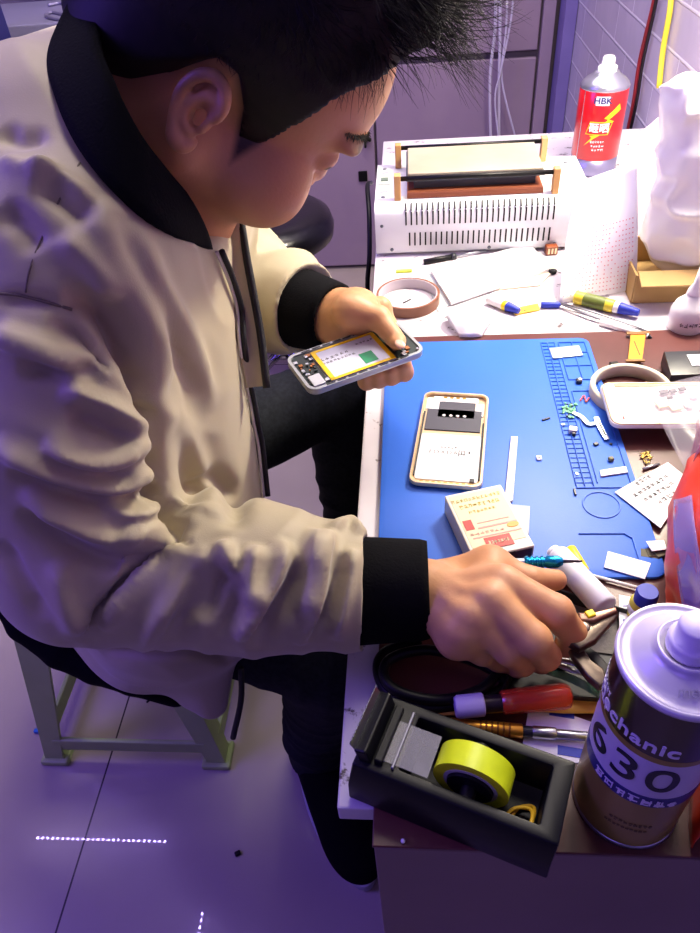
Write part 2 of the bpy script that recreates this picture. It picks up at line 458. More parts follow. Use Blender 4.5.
    crease([([(-5, 332), (20, 342), (51, 356), (90, 382)], 8*m_, .010), ([(20, 366), (60, 372), (104, 372)], 6*m_, -.008), ([(48, 322), (80, 334), (104, 352), (110, 372)], 6*m_, -.008),
            ([(62, 386), (88, 398), (113, 410), (146, 436)], 7*m_, .010), ([(70, 410), (100, 424), (130, 436)], 6*m_, -.007),
            ([(42, 442), (75, 456), (110, 460), (150, 438)], 7*m_, .010), ([(40, 456), (80, 472), (130, 476)], 6*m_, -.007),
            ([(-5, 442), (25, 458), (60, 474), (113, 486), (156, 470)], 8*m_, .011), ([(10, 470), (60, 492), (120, 500), (160, 488)], 7*m_, -.008),
            ([(100, 500), (135, 514), (170, 490)], 6*m_, .009), ([(24, 488), (66, 516), (118, 538), (166, 528)], 9*m_, .011), ([(20, 510), (60, 540), (110, 560), (150, 556)], 8*m_, -.008),
            ([(182, 545), (160, 566), (130, 594), (100, 628)], 7*m_, .010), ([(210, 548), (190, 580), (160, 620), (140, 650)], 7*m_, .007),
            ([(0, 540), (20, 580), (45, 620)], 8*m_, -.006), ([(60, 560), (66, 600), (84, 636)], 9*m_, .008),
            # forearm
            ([(221, 540), (228, 560), (241, 586)], 6*m_, .009), ([(228, 568), (216, 590), (203, 622)], 7*m_, -.011), ([(258, 545), (250, 575), (252, 606)], 7*m_, .011), ([(284, 540), (278, 575), (256, 614), (236, 640)], 7*m_, .010),
            ([(304, 562), (290, 590), (270, 622), (255, 650)], 8*m_, -.012), ([(316, 530), (310, 560), (306, 590), (304, 616)], 6*m_, .011), ([(330, 530), (322, 560), (318, 600), (300, 645)], 6*m_, .010),
            ([(347, 556), (338, 585), (326, 612), (312, 640)], 7*m_, -.0085), ([(352, 548), (346, 590), (336, 640)], 6*m_, .009), ([(330, 528), (350, 524), (362, 535)], 5*m_, .006),
            ([(200, 560), (190, 600), (170, 640)], 7*m_, -.008), ([(240, 560), (236, 600), (222, 640)], 6*m_, -.008),
            # chest drapes and collar pulls
            ([(95, 195), (118, 250), (150, 310), (172, 380)], 12*m_, .006), ([(128, 222), (160, 290), (190, 340), (214, 410)], 11*m_, .006), ([(112, 215), (140, 275), (172, 330), (192, 400)], 9*m_, -.006),
            ([(40, 182), (62, 196), (92, 222)], 7*m_, -.008), ([(28, 176), (60, 180), (90, 205)], 7*m_, .006), ([(0, 160), (30, 172), (60, 168)], 7*m_, .006), ([(0, 130), (20, 140), (48, 134)], 7*m_, -.005), ([(0, 210), (20, 224), (40, 250)], 8*m_, -.006), ([(60, 235), (88, 262), (116, 300)], 8*m_, .006),
            ([(176, 512), (206, 478), (236, 498), (232, 530)], 9*m_, -.008), ([(180, 420), (200, 470), (214, 500)], 10*m_, .006), ([(236, 330), (246, 380), (254, 440)], 6*m_, -.004)])
    P = relax(P, Q, 1, .35)
    return P, Q

body_root = None
def build_person():
    global body_root
    # ---------------- the body: one skin surface
    hB = .0017
    H1 = Field(Hc-A((.16, .17, .17)), Hc+A((.15, .15, .17)), hB)
    e = lambda f, s, u, r, k=.02, op='add', R=None: H1.ell(hp(f, s, u), A(r)*HS, HM if R is None else R, k, op)
    e(-.012, 0, .048, (.094, .074, .078), 0)             # cranium
    e(.049, 0, .034, (.050, .058, .056), .03)             # forehead
    e(.045, 0, -.026, (.044, .052, .044), .03)           # mid face
    e(.042, 0, -.052, (.034, .036, .024), .03)           # chin
    for q in (-1, 1):
        H1.cone(hp(.0, q*.056, -.040), hp(.044, q*.027, -.052), .020, .018, .03)  # jaw
        e(.062, q*.043, -.024, (.024, .022, .024), .02)   # cheekbone
        e(.056, q*.042, -.036, (.032, .026, .026), .02)
        e(.086, q*.030, .028, (.012, .022, .006), .012)  # brow ridge
        e(.094, q*.032, .008, (.013, .016, .011), .010, 'sub')   # eye socket
        e(.078, q*.031, .009, (.014, .0145, .012), .004)  # eyeball and lid
    H1.cone(hp(.084, 0, .018), hp(.094, 0, -.016), .008, .0100, .012)   # nose
    for q in (-1, 1): e(.086, q*.011, -.022, (.011, .007, .007), .006)
    e(.087, 0, -.024, (.010, .009, .008), .006)
    for q in (-1, 1): e(.091, q*.006, -.030, (.004, .0028, .003), .003, 'sub')
    e(.078, 0, -.044, (.012, .022, .0055), .006)         # lips
    e(.076, 0, -.053, (.012, .019, .006), .006)
    e(.092, 0, -.0485, (.012, .022, .0012), .003, 'sub')
    # neck
    H1.cone(hp(-.035, 0, -.02), NkB+A((-.01, 0, -.02)), .058, .066, .03)
    H1.cone(hp(-.015, 0, -.04), NkB+A((-.01, .0, -.02)), .038, .045, .03)
    # ears
    for q in (-1, 1):
        tilt = radians(-4)
        ef = hF*cos(tilt)+hU*sin(tilt); eu = -hF*sin(tilt)+hU*cos(tilt)
        out = hS*q*.88-ef*.42; out /= np.linalg.norm(out); fw_ = np.cross(eu, out); fw_ /= np.linalg.norm(fw_)
        if fw_@hF < 0: fw_ = -fw_
        c0 = hp(-.004, q*.077, -.004)
        ES = .80
        def ep(a, b, c=0): return c0+ES*(fw_*a+eu*b+out*c)
        ER = np.stack([fw_, eu, out], 1)
        H1.ell(ep(-.004, .0, .004), A((.016, .029, .006))*ES, ER, .004)
        H1.ell(ep(.001, .0, .012), A((.0105, .019, .008))*ES, ER, .003, 'sub')
        rim = [(.013, .006, .004), (.012, .020, .007), (.004, .031, .009), (-.008, .032, .011), (-.017, .022, .013), (-.020, .006, .013), (-.016, -.010, .011), (-.009, -.022, .009), (-.002, -.030, .007), (.006, -.031, .004), (.010, -.023, .001)]
        rr = [.003, .0036, .004, .0043, .0044, .0042, .0040, .0045, .0068, .006, .004]
        pp = smooth_path([ep(*x) for x in rim], 3); rr2 = np.interp(np.linspace(0, 10, len(pp)), range(11), rr)*ES
        for i in range(len(pp)-1): H1.cone(pp[i], pp[i+1], rr2[i], rr2[i+1], .003)
        ah = smooth_path([ep(*x) for x in [(.006, .018, .004), (-.004, .016, .006), (-.010, .004, .007), (-.008, -.010, .007), (.002, -.017, .006)]], 3)
        for a, b in zip(ah, ah[1:]): H1.cone(a, b, .0032, .0032, .004)
        H1.ell(ep(.009, -.004, .005), A((.004, .007, .005))*ES, ER, .004)   # tragus
        H1.ell(ep(.001, -.004, .004), A((.0055, .008, .009))*ES, ER, .003, 'sub')
        H1.ell(ep(-.013, .018, .009), A((.003, .010, .003))*ES, ER, .002, 'sub')
    P1, Q1 = H1.mesh(); P1 = relax(P1, Q1, 1, .4)
    # torso, arms, legs under the clothes
    B = Field((-.75, .2, .0), (.1, 1.15, 1.2), .007)
    B.cone(ShR+A((0, .05, -.02)), ShL+A((0, -.05, -.02)), .045, .045, .04)
    B.cone((-.26, .55, .96), (-.28, .72, .95), .085, .085, .05); B.cone((-.33, .60, .8), (-.33, .72, .78), .10, .10, .05)
    B.cone((-.42, .62, .6), (-.42, .76, .6), .11, .11, .05); B.cone((-.47, .63, .52), (-.47, .80, .52), .10, .10, .05)
    B.cone(NkB, (-.25, .62, .98), .055, .07, .03)
    for a, b, c in ((ShR, ElR, WrR), (ShL, ElL, WrL)):
        B.cone(a, b, .045, .038, .02); B.cone(b, c+(b-c)*.12, .036, .026, .02)
    for hip, kn, an in (LEGR, LEGL):
        B.cone(hip, kn, .065, .045, .02); B.cone(kn, an, .045, .032, .02); B.cone(an, an+A((0, 0, -.03)), .032, .03, .02)
    P2, Q2 = B.mesh(); P2 = relax(P2, Q2, 2)
    P3, Q3 = hand_right(); P4, Q4 = hand_left()
    Ps = [P1, P2, P3, P4]; Qs = [Q1, Q2, Q3, Q4]; o = 0; QQ = []
    for p, q in zip(Ps, Qs): QQ.append(q+o); o += len(p)
    PP = np.concatenate(Ps)
    body = np_quads('person', PP, np.concatenate(QQ), None)
    # close-cropped hair shadow on the scalp: how much hair colour each point of skin carries
    L = (PP-Hc)@HM/HS; Lf, Ls, Lu = L.T
    m = scalp(Lf, Ls, Lu); isH = np.zeros(len(PP)); isH[:len(P1)] = 1
    at = body.data.attributes.new('crop', 'FLOAT', 'POINT'); at.data.foreach_set('value', (m*isH).astype(np.float32))
    brow = np.exp(-(((Lu-.030)/.0045)**2))*np.clip((Lf-.06)/.01, 0, 1)*np.clip((np.abs(Ls)-.008)/.006, 0, 1)*np.clip((.052-np.abs(Ls))/.01, 0, 1)
    lip = np.exp(-(((Lu+.049)/.008)**2))*np.clip((Lf-.077)/.004, 0, 1)*np.clip((.022-np.abs(Ls))/.004, 0, 1)
    eye = np.clip((.0028-np.abs(Lu-.006+.0*Ls))/.0012, 0, 1)*np.clip((Lf-.084)/.003, 0, 1)*np.clip((.012-np.abs(np.abs(Ls)-.031))/.002, 0, 1)
    for nm, vv in (('brow', np.clip(brow*1.3, 0, 1)), ('lip', lip), ('eye', eye)):
        a = body.data.attributes.new(nm, 'FLOAT', 'POINT'); a.data.foreach_set('value', (vv*isH).astype(np.float32))
    t = NT(skin); bs = t.n['Principled BSDF']; prev = bs.inputs['Base Color'].links[0].from_socket
    for nm, c, k in (('crop', '1B1413', .93), ('brow', '1B1210', .9), ('lip', 'A4604F', .6), ('eye', '120C0C', .95)):
        an = t.new('ShaderNodeAttribute', attribute_name=nm); mx = t.new('ShaderNodeMix', data_type='RGBA'); mx.inputs['B'].default_value = lin(c)
        mu = t.new('ShaderNodeMath', operation='MULTIPLY'); mu.inputs[1].default_value = k
        t.link(an.outputs['Fac'], mu.inputs[0]); t.link(mu.outputs[0], mx.inputs['Factor']); t.link(prev, mx.inputs['A']); prev = mx.outputs['Result']
    t.link(prev, bs.inputs['Base Color'])
    body.data.materials.append(skin)
    body_root = body
    return body
def scalp(f, s, u):
    """1 where hair grows: above a line from the nape, round the ear, down a sideburn and over the forehead"""
    # hairline height (u) as a function of f along the side
    xs = [-.13, -.08, -.045, -.028, -.014, .000, .016, .030, .038, .048, .060, .074, .10]
    us = [-.080, -.074, -.052, -.030, .006, .018, .000, -.030, -.010, .038, .072, .090, .098]
    line = np.interp(f, xs, us)
    line = line+np.clip((.05-np.abs(s))/.05, 0, 1)*np.where(f > .05, .006, 0)
    return np.clip((u-line)/(.012+.036*np.clip(-f/.03, 0, 1)), 0, 1)

# leg joints
LEGR = (A((-.47, .63, .50)), A((-.10, .50, .49)), A((-.165, .59, .10)))
LEGL = (A((-.46, .80, .50)), A((-.135, 1.02, .50)), A((-.115, 1.0, .10)))

def finger(Fd, pts, rads, k=.004):
    for i in range(len(pts)-1): Fd.cone(pts[i], pts[i+1], rads[i], rads[i+1], k)
def hand_right():
    Fd = Field((-.05, .24, .70), (.17, .45, .90), .0013)
    W = A(PZ(425, 592, .808)); 
    W2 = A(PZ(400, 590, .805))
    K = [A(PZ(503, 584, .832)), A(PZ(490, 600, .834)), A(PZ(472, 616, .828)), A(PZ(461, 630, .818))]
    PI_ = [A(PZ(556, 612, .822)), A(PZ(534, 640, .820)), A(PZ(509, 650, .806)), A(PZ(482, 652, .795))]
    DI = [A(PZ(572, 633, .797)), A(PZ(546, 656, .793)), A(PZ(522, 663, .783)), A(PZ(498, 660, .778))]
    TI = [A(PZ(566, 646, .778)), A(PZ(541, 662, .774)), A(PZ(517, 667, .770)), A(PZ(500, 664, .768))]
    R = [(.0138, .0125, .0105, .0092), (.0134, .0122, .0104, .0092), (.0122, .0110, .0094, .0084), (.0108, .0094, .0082, .0076)]
    Fd.cone(W2, W, .027, .026, .01)
    for i in range(4):
        a = W+(K[i]-W)*.12+A((0, 0, -.004)); Fd.cone(a, K[i]+A((0, 0, -.007)), .017, .0138, .012)
        finger(Fd, [K[i], PI_[i], DI[i], TI[i]], R[i], .004)
        Fd.ell(K[i]+A((0, 0, .003)), (.011, .010, .007), None, .008)
    for i in range(3):
        Fd.cone(K[i]+A((-.006, 0, -.014)), K[i+1]+A((-.004, 0, -.014)), 0.0135, .0125, .012)
        # faint tendons
        Fd.cone(W+(K[i]-W)*.25+A((0, 0, .012)), K[i]+A((-.006, 0, .004)), .003, .003, .008)
    # thumb
    T0 = W+A((.018, .022, -.014)); T1 = A(PZ(490, 566, .806)); T2 = A(PZ(530, 580, .804)); T3 = A(PZ(556, 580, .797))
    Fd.cone(T0, T1, .018, .0145, .016); Fd.cone(T1, T2, .0135, .0105, .006); Fd.cone(T2, T3, .0105, .0085, .004)
    Fd.cone(T1, K[0]+A((-.01, .005, -.01)), .011, .012, .016)
    P, Q = Fd.mesh(); return relax(P, Q, 1, .4), Q
PHZ = .862
def hand_left():
    Fd = Field((-.15, .5, .76), (.06, .76, .95), .0014)
    W = WrL+A((.005, -.002, .004)); W2 = WrL+A((-.03, .025, -.002))
    Fd.cone(W2, W, .027, .027, .01)
    # palm lies under and behind the phone, thumb over its top face, finger tips curl up past the near edge
    M = [A(PZ(380, 305, .872)), A(PZ(372, 318, .850)), A(PZ(366, 333, .838)), A(PZ(352, 346, .832))]
    Fd.cone(W, A(PZ(358, 312, .885)), .026, .024, .014)
    pc = A(PZ(345, 330, .850))
    for i in range(4): Fd.cone(W+(M[i]-W)*.15, M[i]+A((0, 0, -.004)), .019, .013, .012)
    tips = [(404, 366, .842), (391, 370, .838), (378, 373, .834), (366, 375, .830)]
    for i, tp in enumerate(tips):
        T = A(PZ(*tp)); mid = (M[i]+T)/2+A((0.008, 0, -.016)); 
        finger(Fd, [M[i]+A((0, 0, -.006)), mid, T+A((0, 0.006, -.012)), T+A((0, 0, .002))], (.0105, .0098, .0092, .0078), .004)
    # thumb
    Fd.cone(W+A((.01, -.004, .006)), A(PZ(350, 311, .896)), .020, .0165, .014)
    Fd.cone(A(PZ(350, 311, .896)), A(PZ(378, 318, .889)), .0155, .0125, .006)
    Fd.cone(A(PZ(378, 318, .889)), A(PZ(397, 341, .878)), .0118, .009, .004)
    Fd.ell(A(PZ(398, 342, .8815)), (.0075, .0085, .006), None, .003)
    P, Q = Fd.mesh(); return relax(P, Q, 1, .4), Q

person = build_person()
tag(person, 'seated young man in beige bomber jacket with black collar, bent over the desk', 'person')
Pj, Qj = build_jacket()
jacket = np_quads('jacket', Pj, Qj, jersey, person)

# ribbed collar
def ring_band(name, C0, ax, r, hgt, thick, tilt=0, n=64, a0=0, a1=2*pi, ry_=1.0, ref=(0, 0, 1), m=None, parent=None, flare=0.0, ribs=True):
    ax = A(ax)/np.linalg.norm(ax); e1 = A(ref)-ax*(A(ref)@ax); e1 /= np.linalg.norm(e1); e2 = np.cross(ax, e1)
    full = abs(a1-a0-2*pi) < 1e-6; N = n if full else n+1; V = []; F = []; prof = []
    K = 9
    for i in range(K):                       # outer side, rounded top, inner side
        t = i/(K-1); prof.append((thick*sin(pi*t)**.6*.5+flare*(1-t), hgt*t))
    prof = prof+[(p[0]-thick*(.35+.65*sin(pi*j/(K-1))), p[1]) for j, p in reversed(list(enumerate(prof)))]
    m_ = len(prof)
    for i in range(N):
        a = a0+(a1-a0)*i/n; rb = .0006*(i % 2) if ribs else 0
        for pr_, ph in prof:
            V.append(A(C0)+(e1*cos(a)+e2*sin(a)*ry_)*(r+pr_+rb)+ax*ph)
    for i in range(n):
        for j in range(m_):
            F.append((i*m_+j, i*m_+(j+1) % m_, ((i+1) % N)*m_+(j+1) % m_, ((i+1) % N)*m_+j))
    if not full: F.append(tuple(range(m_))); F.append(tuple((N-1)*m_+j for j in range(m_-1, -1, -1)))
    return np_obj(name, V, F, m, parent)
# ---- collar, cuffs, hem
def loft(name, O, I, thick, m, parent, closed=False, sub=5, bulge=.0, ribs=0.0):
    """a cloth band between an outer and an inner edge, with real thickness"""
    O = smooth_path(O, sub, closed); I = smooth_path(I, sub, closed); n = len(O); K = 7; V = []
    for i in range(n):
        o, q = A(O[i]), A(I[i]); j = (i+1) % n if closed else min(i+1, n-1); h = (i-1) % n if closed else max(i-1, 0)
        nn = np.cross(A(O[j])-A(O[h]), q-o); nn /= np.linalg.norm(nn)+1e-9
        for k in range(K):
            t = k/(K-1); V.append(o+(q-o)*t+nn*(thick*.5*sin(pi*min(max(t, .04), .96))**.4+bulge*sin(pi*t)+ribs*(i % 2)))
        for k in range(K-1, -1, -1):
            t = k/(K-1); V.append(o+(q-o)*t+nn*(-thick*.5*sin(pi*min(max(t, .04), .96))**.4+bulge*sin(pi*t)))
    w = 2*K; F = []
    for i in range(n if closed else n-1):
        for k in range(w): F.append((i*w+k, i*w+(k+1) % w, ((i+1) % n)*w+(k+1) % w, ((i+1) % n)*w+k))
    if not closed: F.append(tuple(range(w-1, -1, -1))); F.append(tuple((n-1)*w+k for k in range(w)))
    return np_obj(name, V, F, m, parent)
from mathutils.bvhtree import BVHTree
jbvh = BVHTree.FromPolygons([Vector(v) for v in Pj], [tuple(q) for q in Qj])
def onj(px, py, off=.001, far=None):
    d = Vector(_ray(px, py)).normalized(); h = jbvh.ray_cast(Vector(_C), d)
    if h[0] is None or far:
        h = jbvh.find_nearest(PD(px, py, far or .55))
    return h[0]+h[1]*off
CO = [onj(207, 250, .003), onj(170, 236, .003), onj(130, 211, .003), onj(85, 163, .003), onj(56, 102, .003), onj(50, 45, .003, .47), PD(80, -20, .475), (-.225, .575, 1.172), (-.232, .64, 1.15), (-.225, .70, 1.11), (-.20, .725, 1.07), (-.165, .71, 1.035), (-.14, .675, 1.01)]
CI = [PD(184, 192, .492), PD(165, 170, .476), PD(140, 135, .452), PD(116, 85, .444), PD(100, 45, .452), PD(100, 5, .47), PD(125, -30, .49), (-.205, .59, 1.185), (-.205, .635, 1.165), (-.195, .665, 1.13), (-.175, .675, 1.095), (-.15, .66, 1.06), (-.135, .64, 1.035)]
loft('collar', CO, CI, .009, ribblack, person, sub=8, ribs=.0005)
seamm = mat('seam_thread', '6E6354', .8)
white_zip = mat('zip_piping', 'D8D4CA', .5); blackz = mat('zip_tape', '101014', .6)
tube_obj('shoulder_seam', smooth_path([onj(x, y, .0007) for x, y in [(80, 163), (60, 200), (42, 240), (30, 270), (26, 292)]], 4), .0006, seamm, jacket)
tube_obj('shoulder_seam', smooth_path([onj(x, y, .0007) for x, y in [(-10, 293), (15, 294), (30, 297), (50, 303), (72, 310)]], 4), .0010, seamm, jacket)
zp = [(213, 252, .525), (226, 280, .54), (240, 330, .56), (252, 385, .575), (262, 440, .59), (268, 495, .60), (270, 548, .61)]
def edge_hit(x, y):
    for k in range(40):
        h = jbvh.ray_cast(Vector(_C), Vector(_ray(x-k, y)).normalized())
        if h[0] is not None and .3 < (h[0]-Vector(_C)).length < .73: return A(h[0]+h[1]*.0030)
zpx = smooth_path([(213, 252, 0), (225, 280, 0), (239, 325, 0), (250, 375, 0), (259, 425, 0), (264, 470, 0), (267, 497, 0)], 6)
ZA = [p for p in (edge_hit(v[0], v[1]) for v in zpx) if p is not None]
for _ in range(2): ZA = [ZA[0]]+[(ZA[i-1]+2*ZA[i]+ZA[i+1])/4 for i in range(1, len(ZA)-1)]+[ZA[-1]]
tube_obj('zip_piping', ZA, .0016, white_zip, jacket)
tube_obj('zip', [A(p)+A((.0040, .001, .0)) for p in ZA], .0026, blackz, jacket)
ZB = smooth_path([PD(241, 668, .80), PD(241, 700, .82), PD(233, 738, .84)], 5)
tube_obj('zip', ZB, .0035, blackz, jacket)
loft('left_front_panel', [PD(184, 188, .600), PD(202, 225, .608), PD(216, 265, .62), PD(234, 330, .64), PD(246, 388, .65)], [PD(228, 178, .62), PD(239, 218, .62), PD(246, 260, .63), PD(259, 330, .645), PD(266, 386, .65)], .006, jersey, jacket, bulge=-.006)
tube_obj('zip', smooth_path([PD(230, 178, .62), PD(240, 218, .622), PD(247, 260, .63), PD(260, 330, .645), PD(267, 388, .65)], 5), .0036, blackz, jacket)
greyc = mat('grey_undershirt', '5E5A55', .9); creamc = mat('cream_lining', 'D5CCBC', .8)
loft('undershirt', [PD(178, 185, .585), PD(192, 215, .59), PD(208, 250, .595)], [PD(196, 180, .595), PD(205, 210, .60), PD(214, 245, .605)], .005, greyc, person)
# rib hem round the bottom of the jacket
Hm = Field((-.62, .38, .36), (-.2, .95, .68), .004)
hemp = [(-.56, .58, .555), (-.50, .515, .52), (-.455, .495, .49), (-.41, .485, .470), (-.36, .475, .462), (-.305, .467, .448)]
for a, b in zip(hemp, hemp[1:]): Hm.cone(a, b, .020, .020, .006)
Ph, Qh = Hm.mesh(); np_quads('hem', relax(Ph, Qh, 1), Qh, ribblack, person)
def cuff(name, a, b, r0, r1, m=ribblack):
    a = A(a); b = A(b); ax = b-a; L = np.linalg.norm(ax); ax /= L
    e1 = np.cross(ax, (0, 0, 1.)); e1 /= np.linalg.norm(e1); e2 = np.cross(ax, e1); n = 72; V = []; F = []
    prof = [(0, r0*.94), (.0, r0), (.1, r0*1.03), (.5, (r0+r1)/2*1.02), (.92, r1*1.01), (1.0, r1*.97), (1.0, r1*.86), (.6, r1*.84), (.0, r0*.85)]
    for i in range(n):
        t = 2*pi*i/n; rb = .0008*(i % 2)
        for s_, r_ in prof: V.append(a+ax*L*s_+(e1*cos(t)+e2*sin(t))*(r_+rb))
    k = len(prof)
    for i in range(n):
        for j in range(k): F.append((i*k+j, i*k+(j+1) % k, ((i+1) % n)*k+(j+1) % k, ((i+1) % n)*k+j))
    return np_obj(name, V, F, m, person)
cuff('cuff', WrR+A((-.060, -.001, .001)), WrR+A((.010, 0, .002)), .041, .0380)
cuff('cuff', WrL+A((-.070, .052, -.004)), WrL+A((.004, -.004, .004)), .045, .037)

# ---- trousers
def build_trousers():
    Fd = Field((-.68, .35, .02), (.02, 1.16, .68), .005)
    for (hip, kn, an) in (LEGR, LEGL):
        Fd.cone(hip, kn, .088, .066, .03); Fd.cone(kn, an+A((0, 0, .02)), .066, .055, .02); Fd.cone(an+A((0, 0, .02)), an+A((0, 0, -.035)), .056, .058, .01)
    Fd.cone((-.49, .64, .507), (-.49, .80, .507), .097, .097, .03); Fd.cone((-.47, .64, .56), (-.47, .78, .56), .11, .11, .04)
    P, Q = Fd.mesh(); P = relax(P, Q, 2); N = normals(P, Q)
    w = vnoise(P, 20, 21); rdg = (1-np.abs(np.sin(P[:, 2]*60+1.6*w)))**1.5
    low = np.clip((.42-P[:, 2])/.2, 0, 1); d = low*.006*rdg+.003*vnoise(P, 30, 22)
    kn = np.maximum(np.exp(-(np.linalg.norm(P-LEGR[1], axis=1)/.09)**2), np.exp(-(np.linalg.norm(P-LEGL[1], axis=1)/.09)**2))
    d += kn*.006*(1-np.abs(np.sin(P[:, 0]*80+w*2)))**1.5
    P = relax(P+N*d[:, None], Q, 1, .4)
    return np_quads('trousers', P, Q, denim, person)
build_trousers()

# ---- shoes
shoewhite = mat('shoe_rubber', 'B9B9BE', .6)
def shoe(ankle, dirv):
    d = A(dirv)/np.linalg.norm(dirv); s = np.cross((0, 0, 1.), d); base = A((ankle[0], ankle[1], 0))
    Fd = Field(base-A((.30, .34, .0))+A((0, 0, -.02)), base+A((.30, .3, .15)), .0035)
    def q(a, b, c): return base+d*a+s*b+A((0, 0, c))
    R = np.stack([d, s, A((0, 0, 1))], 1)
    Fd.ell(q(.0, 0, .045), (.075, .042, .05), R, .02); Fd.ell(q(.09, .0, .032), (.09, .046, .036), R, .03); Fd.ell(q(.165, .004, .026), (.062, .047, .027), R, .03)
    Fd.cone(q(-.01, 0, .06), q(-.01, 0, .095), .045, .043, .02)
    Fd.cut(q(0, 0, .018), (0, 0, -1)); Fd.cut(q(0, 0, .112), (0, 0, 1))
    P, Q = Fd.mesh(); P = relax(P, Q, 1)
    o = np_quads('shoe', P, Q, blackcloth, person)
    out = []
    for i in range(40):
        t = 2*pi*i/40; a = cos(t); b = sin(t); L = .152 if a > 0 else .155
        w = .049-.008*max(0, -a)-.004*max(0, a)**2
        out.append(q(.078+L*a*1.0, w*b*(1-.12*a*a*(1 if a < 0 else 0)), 0))
    bm = bmesh.new(); add_prism(bm, [(p[0], p[1]) for p in out], .001, .024, bev=.004)
    bm_obj('sole', bm, shoewhite, o, auto=40)
    return o
shoe(LEGR[2]+A((-.012, .0, 0)), (.43, -.90, 0))
shoe(LEGL[2], (.3, -.02, 0))

# ---- hair
def build_hair():
    H = Field(Hc-A((.16, .17, .17)), Hc+A((.17, .17, .19)), .0025)
    H.ell(hp(-.012, 0, .048), A((.0955, .0755, .0795))*HS, HM, 0); H.ell(hp(.042, 0, .034), A((.050, .061, .060))*HS, HM, .03)
    H.ell(hp(-.035, 0, -.02), A((.060, .060, .06))*HS, HM, .03)
    P, Q = H.mesh(); N = normals(P, Q)
    L = (P-Hc)@HM/HS; m = scalp(*L.T); f, s, u = L.T
    top = np.clip((u-.055)/.055, 0, 1); front = np.clip((f+.02)/.08, 0, 1)
    th = (-.010+.0135*np.clip((m-.3)/.6, 0, 1)+.004*np.clip((u-.02)/.03, 0, 1))+np.clip(m*2-1, 0, 1)*top*(.014+.012*front)
    nz = vnoise(P, 60, 31)*.25+.5; clump = (1-np.abs(np.sin(s*130+2.2*vnoise(P, 25, 32)+f*22)))
    th += m*top*(.007*clump+.003*nz)
    P2 = P+N*th[:, None]*HS
    keep = (m[Q] > .02).all(1); q = Q[keep]; used = np.unique(q); mp = np.full(len(P), -1); mp[used] = np.arange(len(used))
    hair = np_quads('hair', P2[used], mp[q], hairm, person)
    # strands
    r = np.random.RandomState(5); V = []; F = []
    cand = np.where((m > .75) & (u > .03+.062*np.clip((f-.02)/.04, 0, 1)))[0]; pick = r.choice(cand, 8500)
    g = A((0, 0, -1))
    for i in pick:
        ff, ss, uu = L[i]; tp = np.clip((uu-.05)/.05, 0, 1)
        ln = (.007+.030*tp+.026*tp*np.clip(ff/.06, 0, 1))*r.uniform(.6, 1.15)
        p = P2[i]-N[i]*.002; cl = A((sin(ss*170+ff*60), cos(ff*140+ss*50), sin(uu*150+ss*90)))
        dr = N[i]*(.12+.22*tp)+hF*(.75*tp+.05)-hU*(.55*(1-tp))+cl*.35*tp+r.normal(size=3)*.13
        dr /= np.linalg.norm(dr); cv = r.normal(size=3)*.22+hF*.05+cl[[1, 2, 0]]*.45*tp; w0 = r.uniform(.00025, .0005); b0 = len(V); K = 7
        for k in range(K):
            u_ = np.cross(dr, hS+.01); u_ /= np.linalg.norm(u_)+1e-9; v_ = np.cross(dr, u_); w = w0*(1-.85*k/(K-1))
            for a in range(3): V.append(p+(u_*cos(a*2.094)+v_*sin(a*2.094))*w)
            p = p+dr*ln/(K-1); dr = dr+cv*.34-g*.02*tp*(k/K); dr /= np.linalg.norm(dr)
        for k in range(K-1):
            for a in range(3): F.append((b0+k*3+a, b0+k*3+(a+1) % 3, b0+(k+1)*3+(a+1) % 3, b0+(k+1)*3+a))
    np_quads('strand_layer', V, np.array(F), hairm, hair)
build_hair()
bm = bmesh.new(); bmesh.ops.create_uvsphere(bm, u_segments=16, v_segments=10, radius=1.0)
tn = PZ(400, 344, .8845); dd = (PZ(400, 344, .884)-PZ(388, 330, .8895)).normalized(); Rn = frame3(dd, (.1, -.25, 1)); bm.transform(Matrix.Translation(tn) @ Rn.to_4x4() @ Matrix.Diagonal((.0062, .0048, .0016, 1)))
bm_obj('thumbnail', bm, mat('nail', 'E2B49A', .25), person, smooth=True)

def brows():
    hb = BVHTree.FromObject(person, bpy.context.evaluated_depsgraph_get()); r = np.random.RandomState(9)
    for q in (-1, 1):
        V = []; F = []
        for i in range(260):
            t = r.uniform(0, 1); s_ = q*(.010+.040*t); u_ = .031+.006*sin(pi*t*.8)+r.normal()*.0017*(1.1-.5*t); f_ = .105-.030*t*t
            h = hb.find_nearest(Vector(hp(f_, s_, u_))); p = A(h[0]); n_ = A(h[1]); d = hS*q*.9+hU*(.35-.6*t)+n_*.25+r.normal(size=3)*.1; d /= np.linalg.norm(d); b0 = len(V)
            e1 = np.cross(d, n_); e1 /= np.linalg.norm(e1); e2 = np.cross(d, e1)
            for k in range(3):
                w = .0003*(1-.4*k); c = p+n_*.0002+d*.0035*k-n_*.0003*k*k
                for a in range(3): V.append(c+(e1*cos(a*2.094)+e2*sin(a*2.094))*w)
            for k in range(2):
                for a in range(3): F.append((b0+k*3+a, b0+k*3+(a+1) % 3, b0+(k+1)*3+(a+1) % 3, b0+(k+1)*3+a))
        np_quads('eyebrow', V, np.array(F), hairm, person)
bpy.context.view_layer.update(); brows()
# ================================================================== THE SETTING
def struct(o): o['kind'] = 'structure'; return o
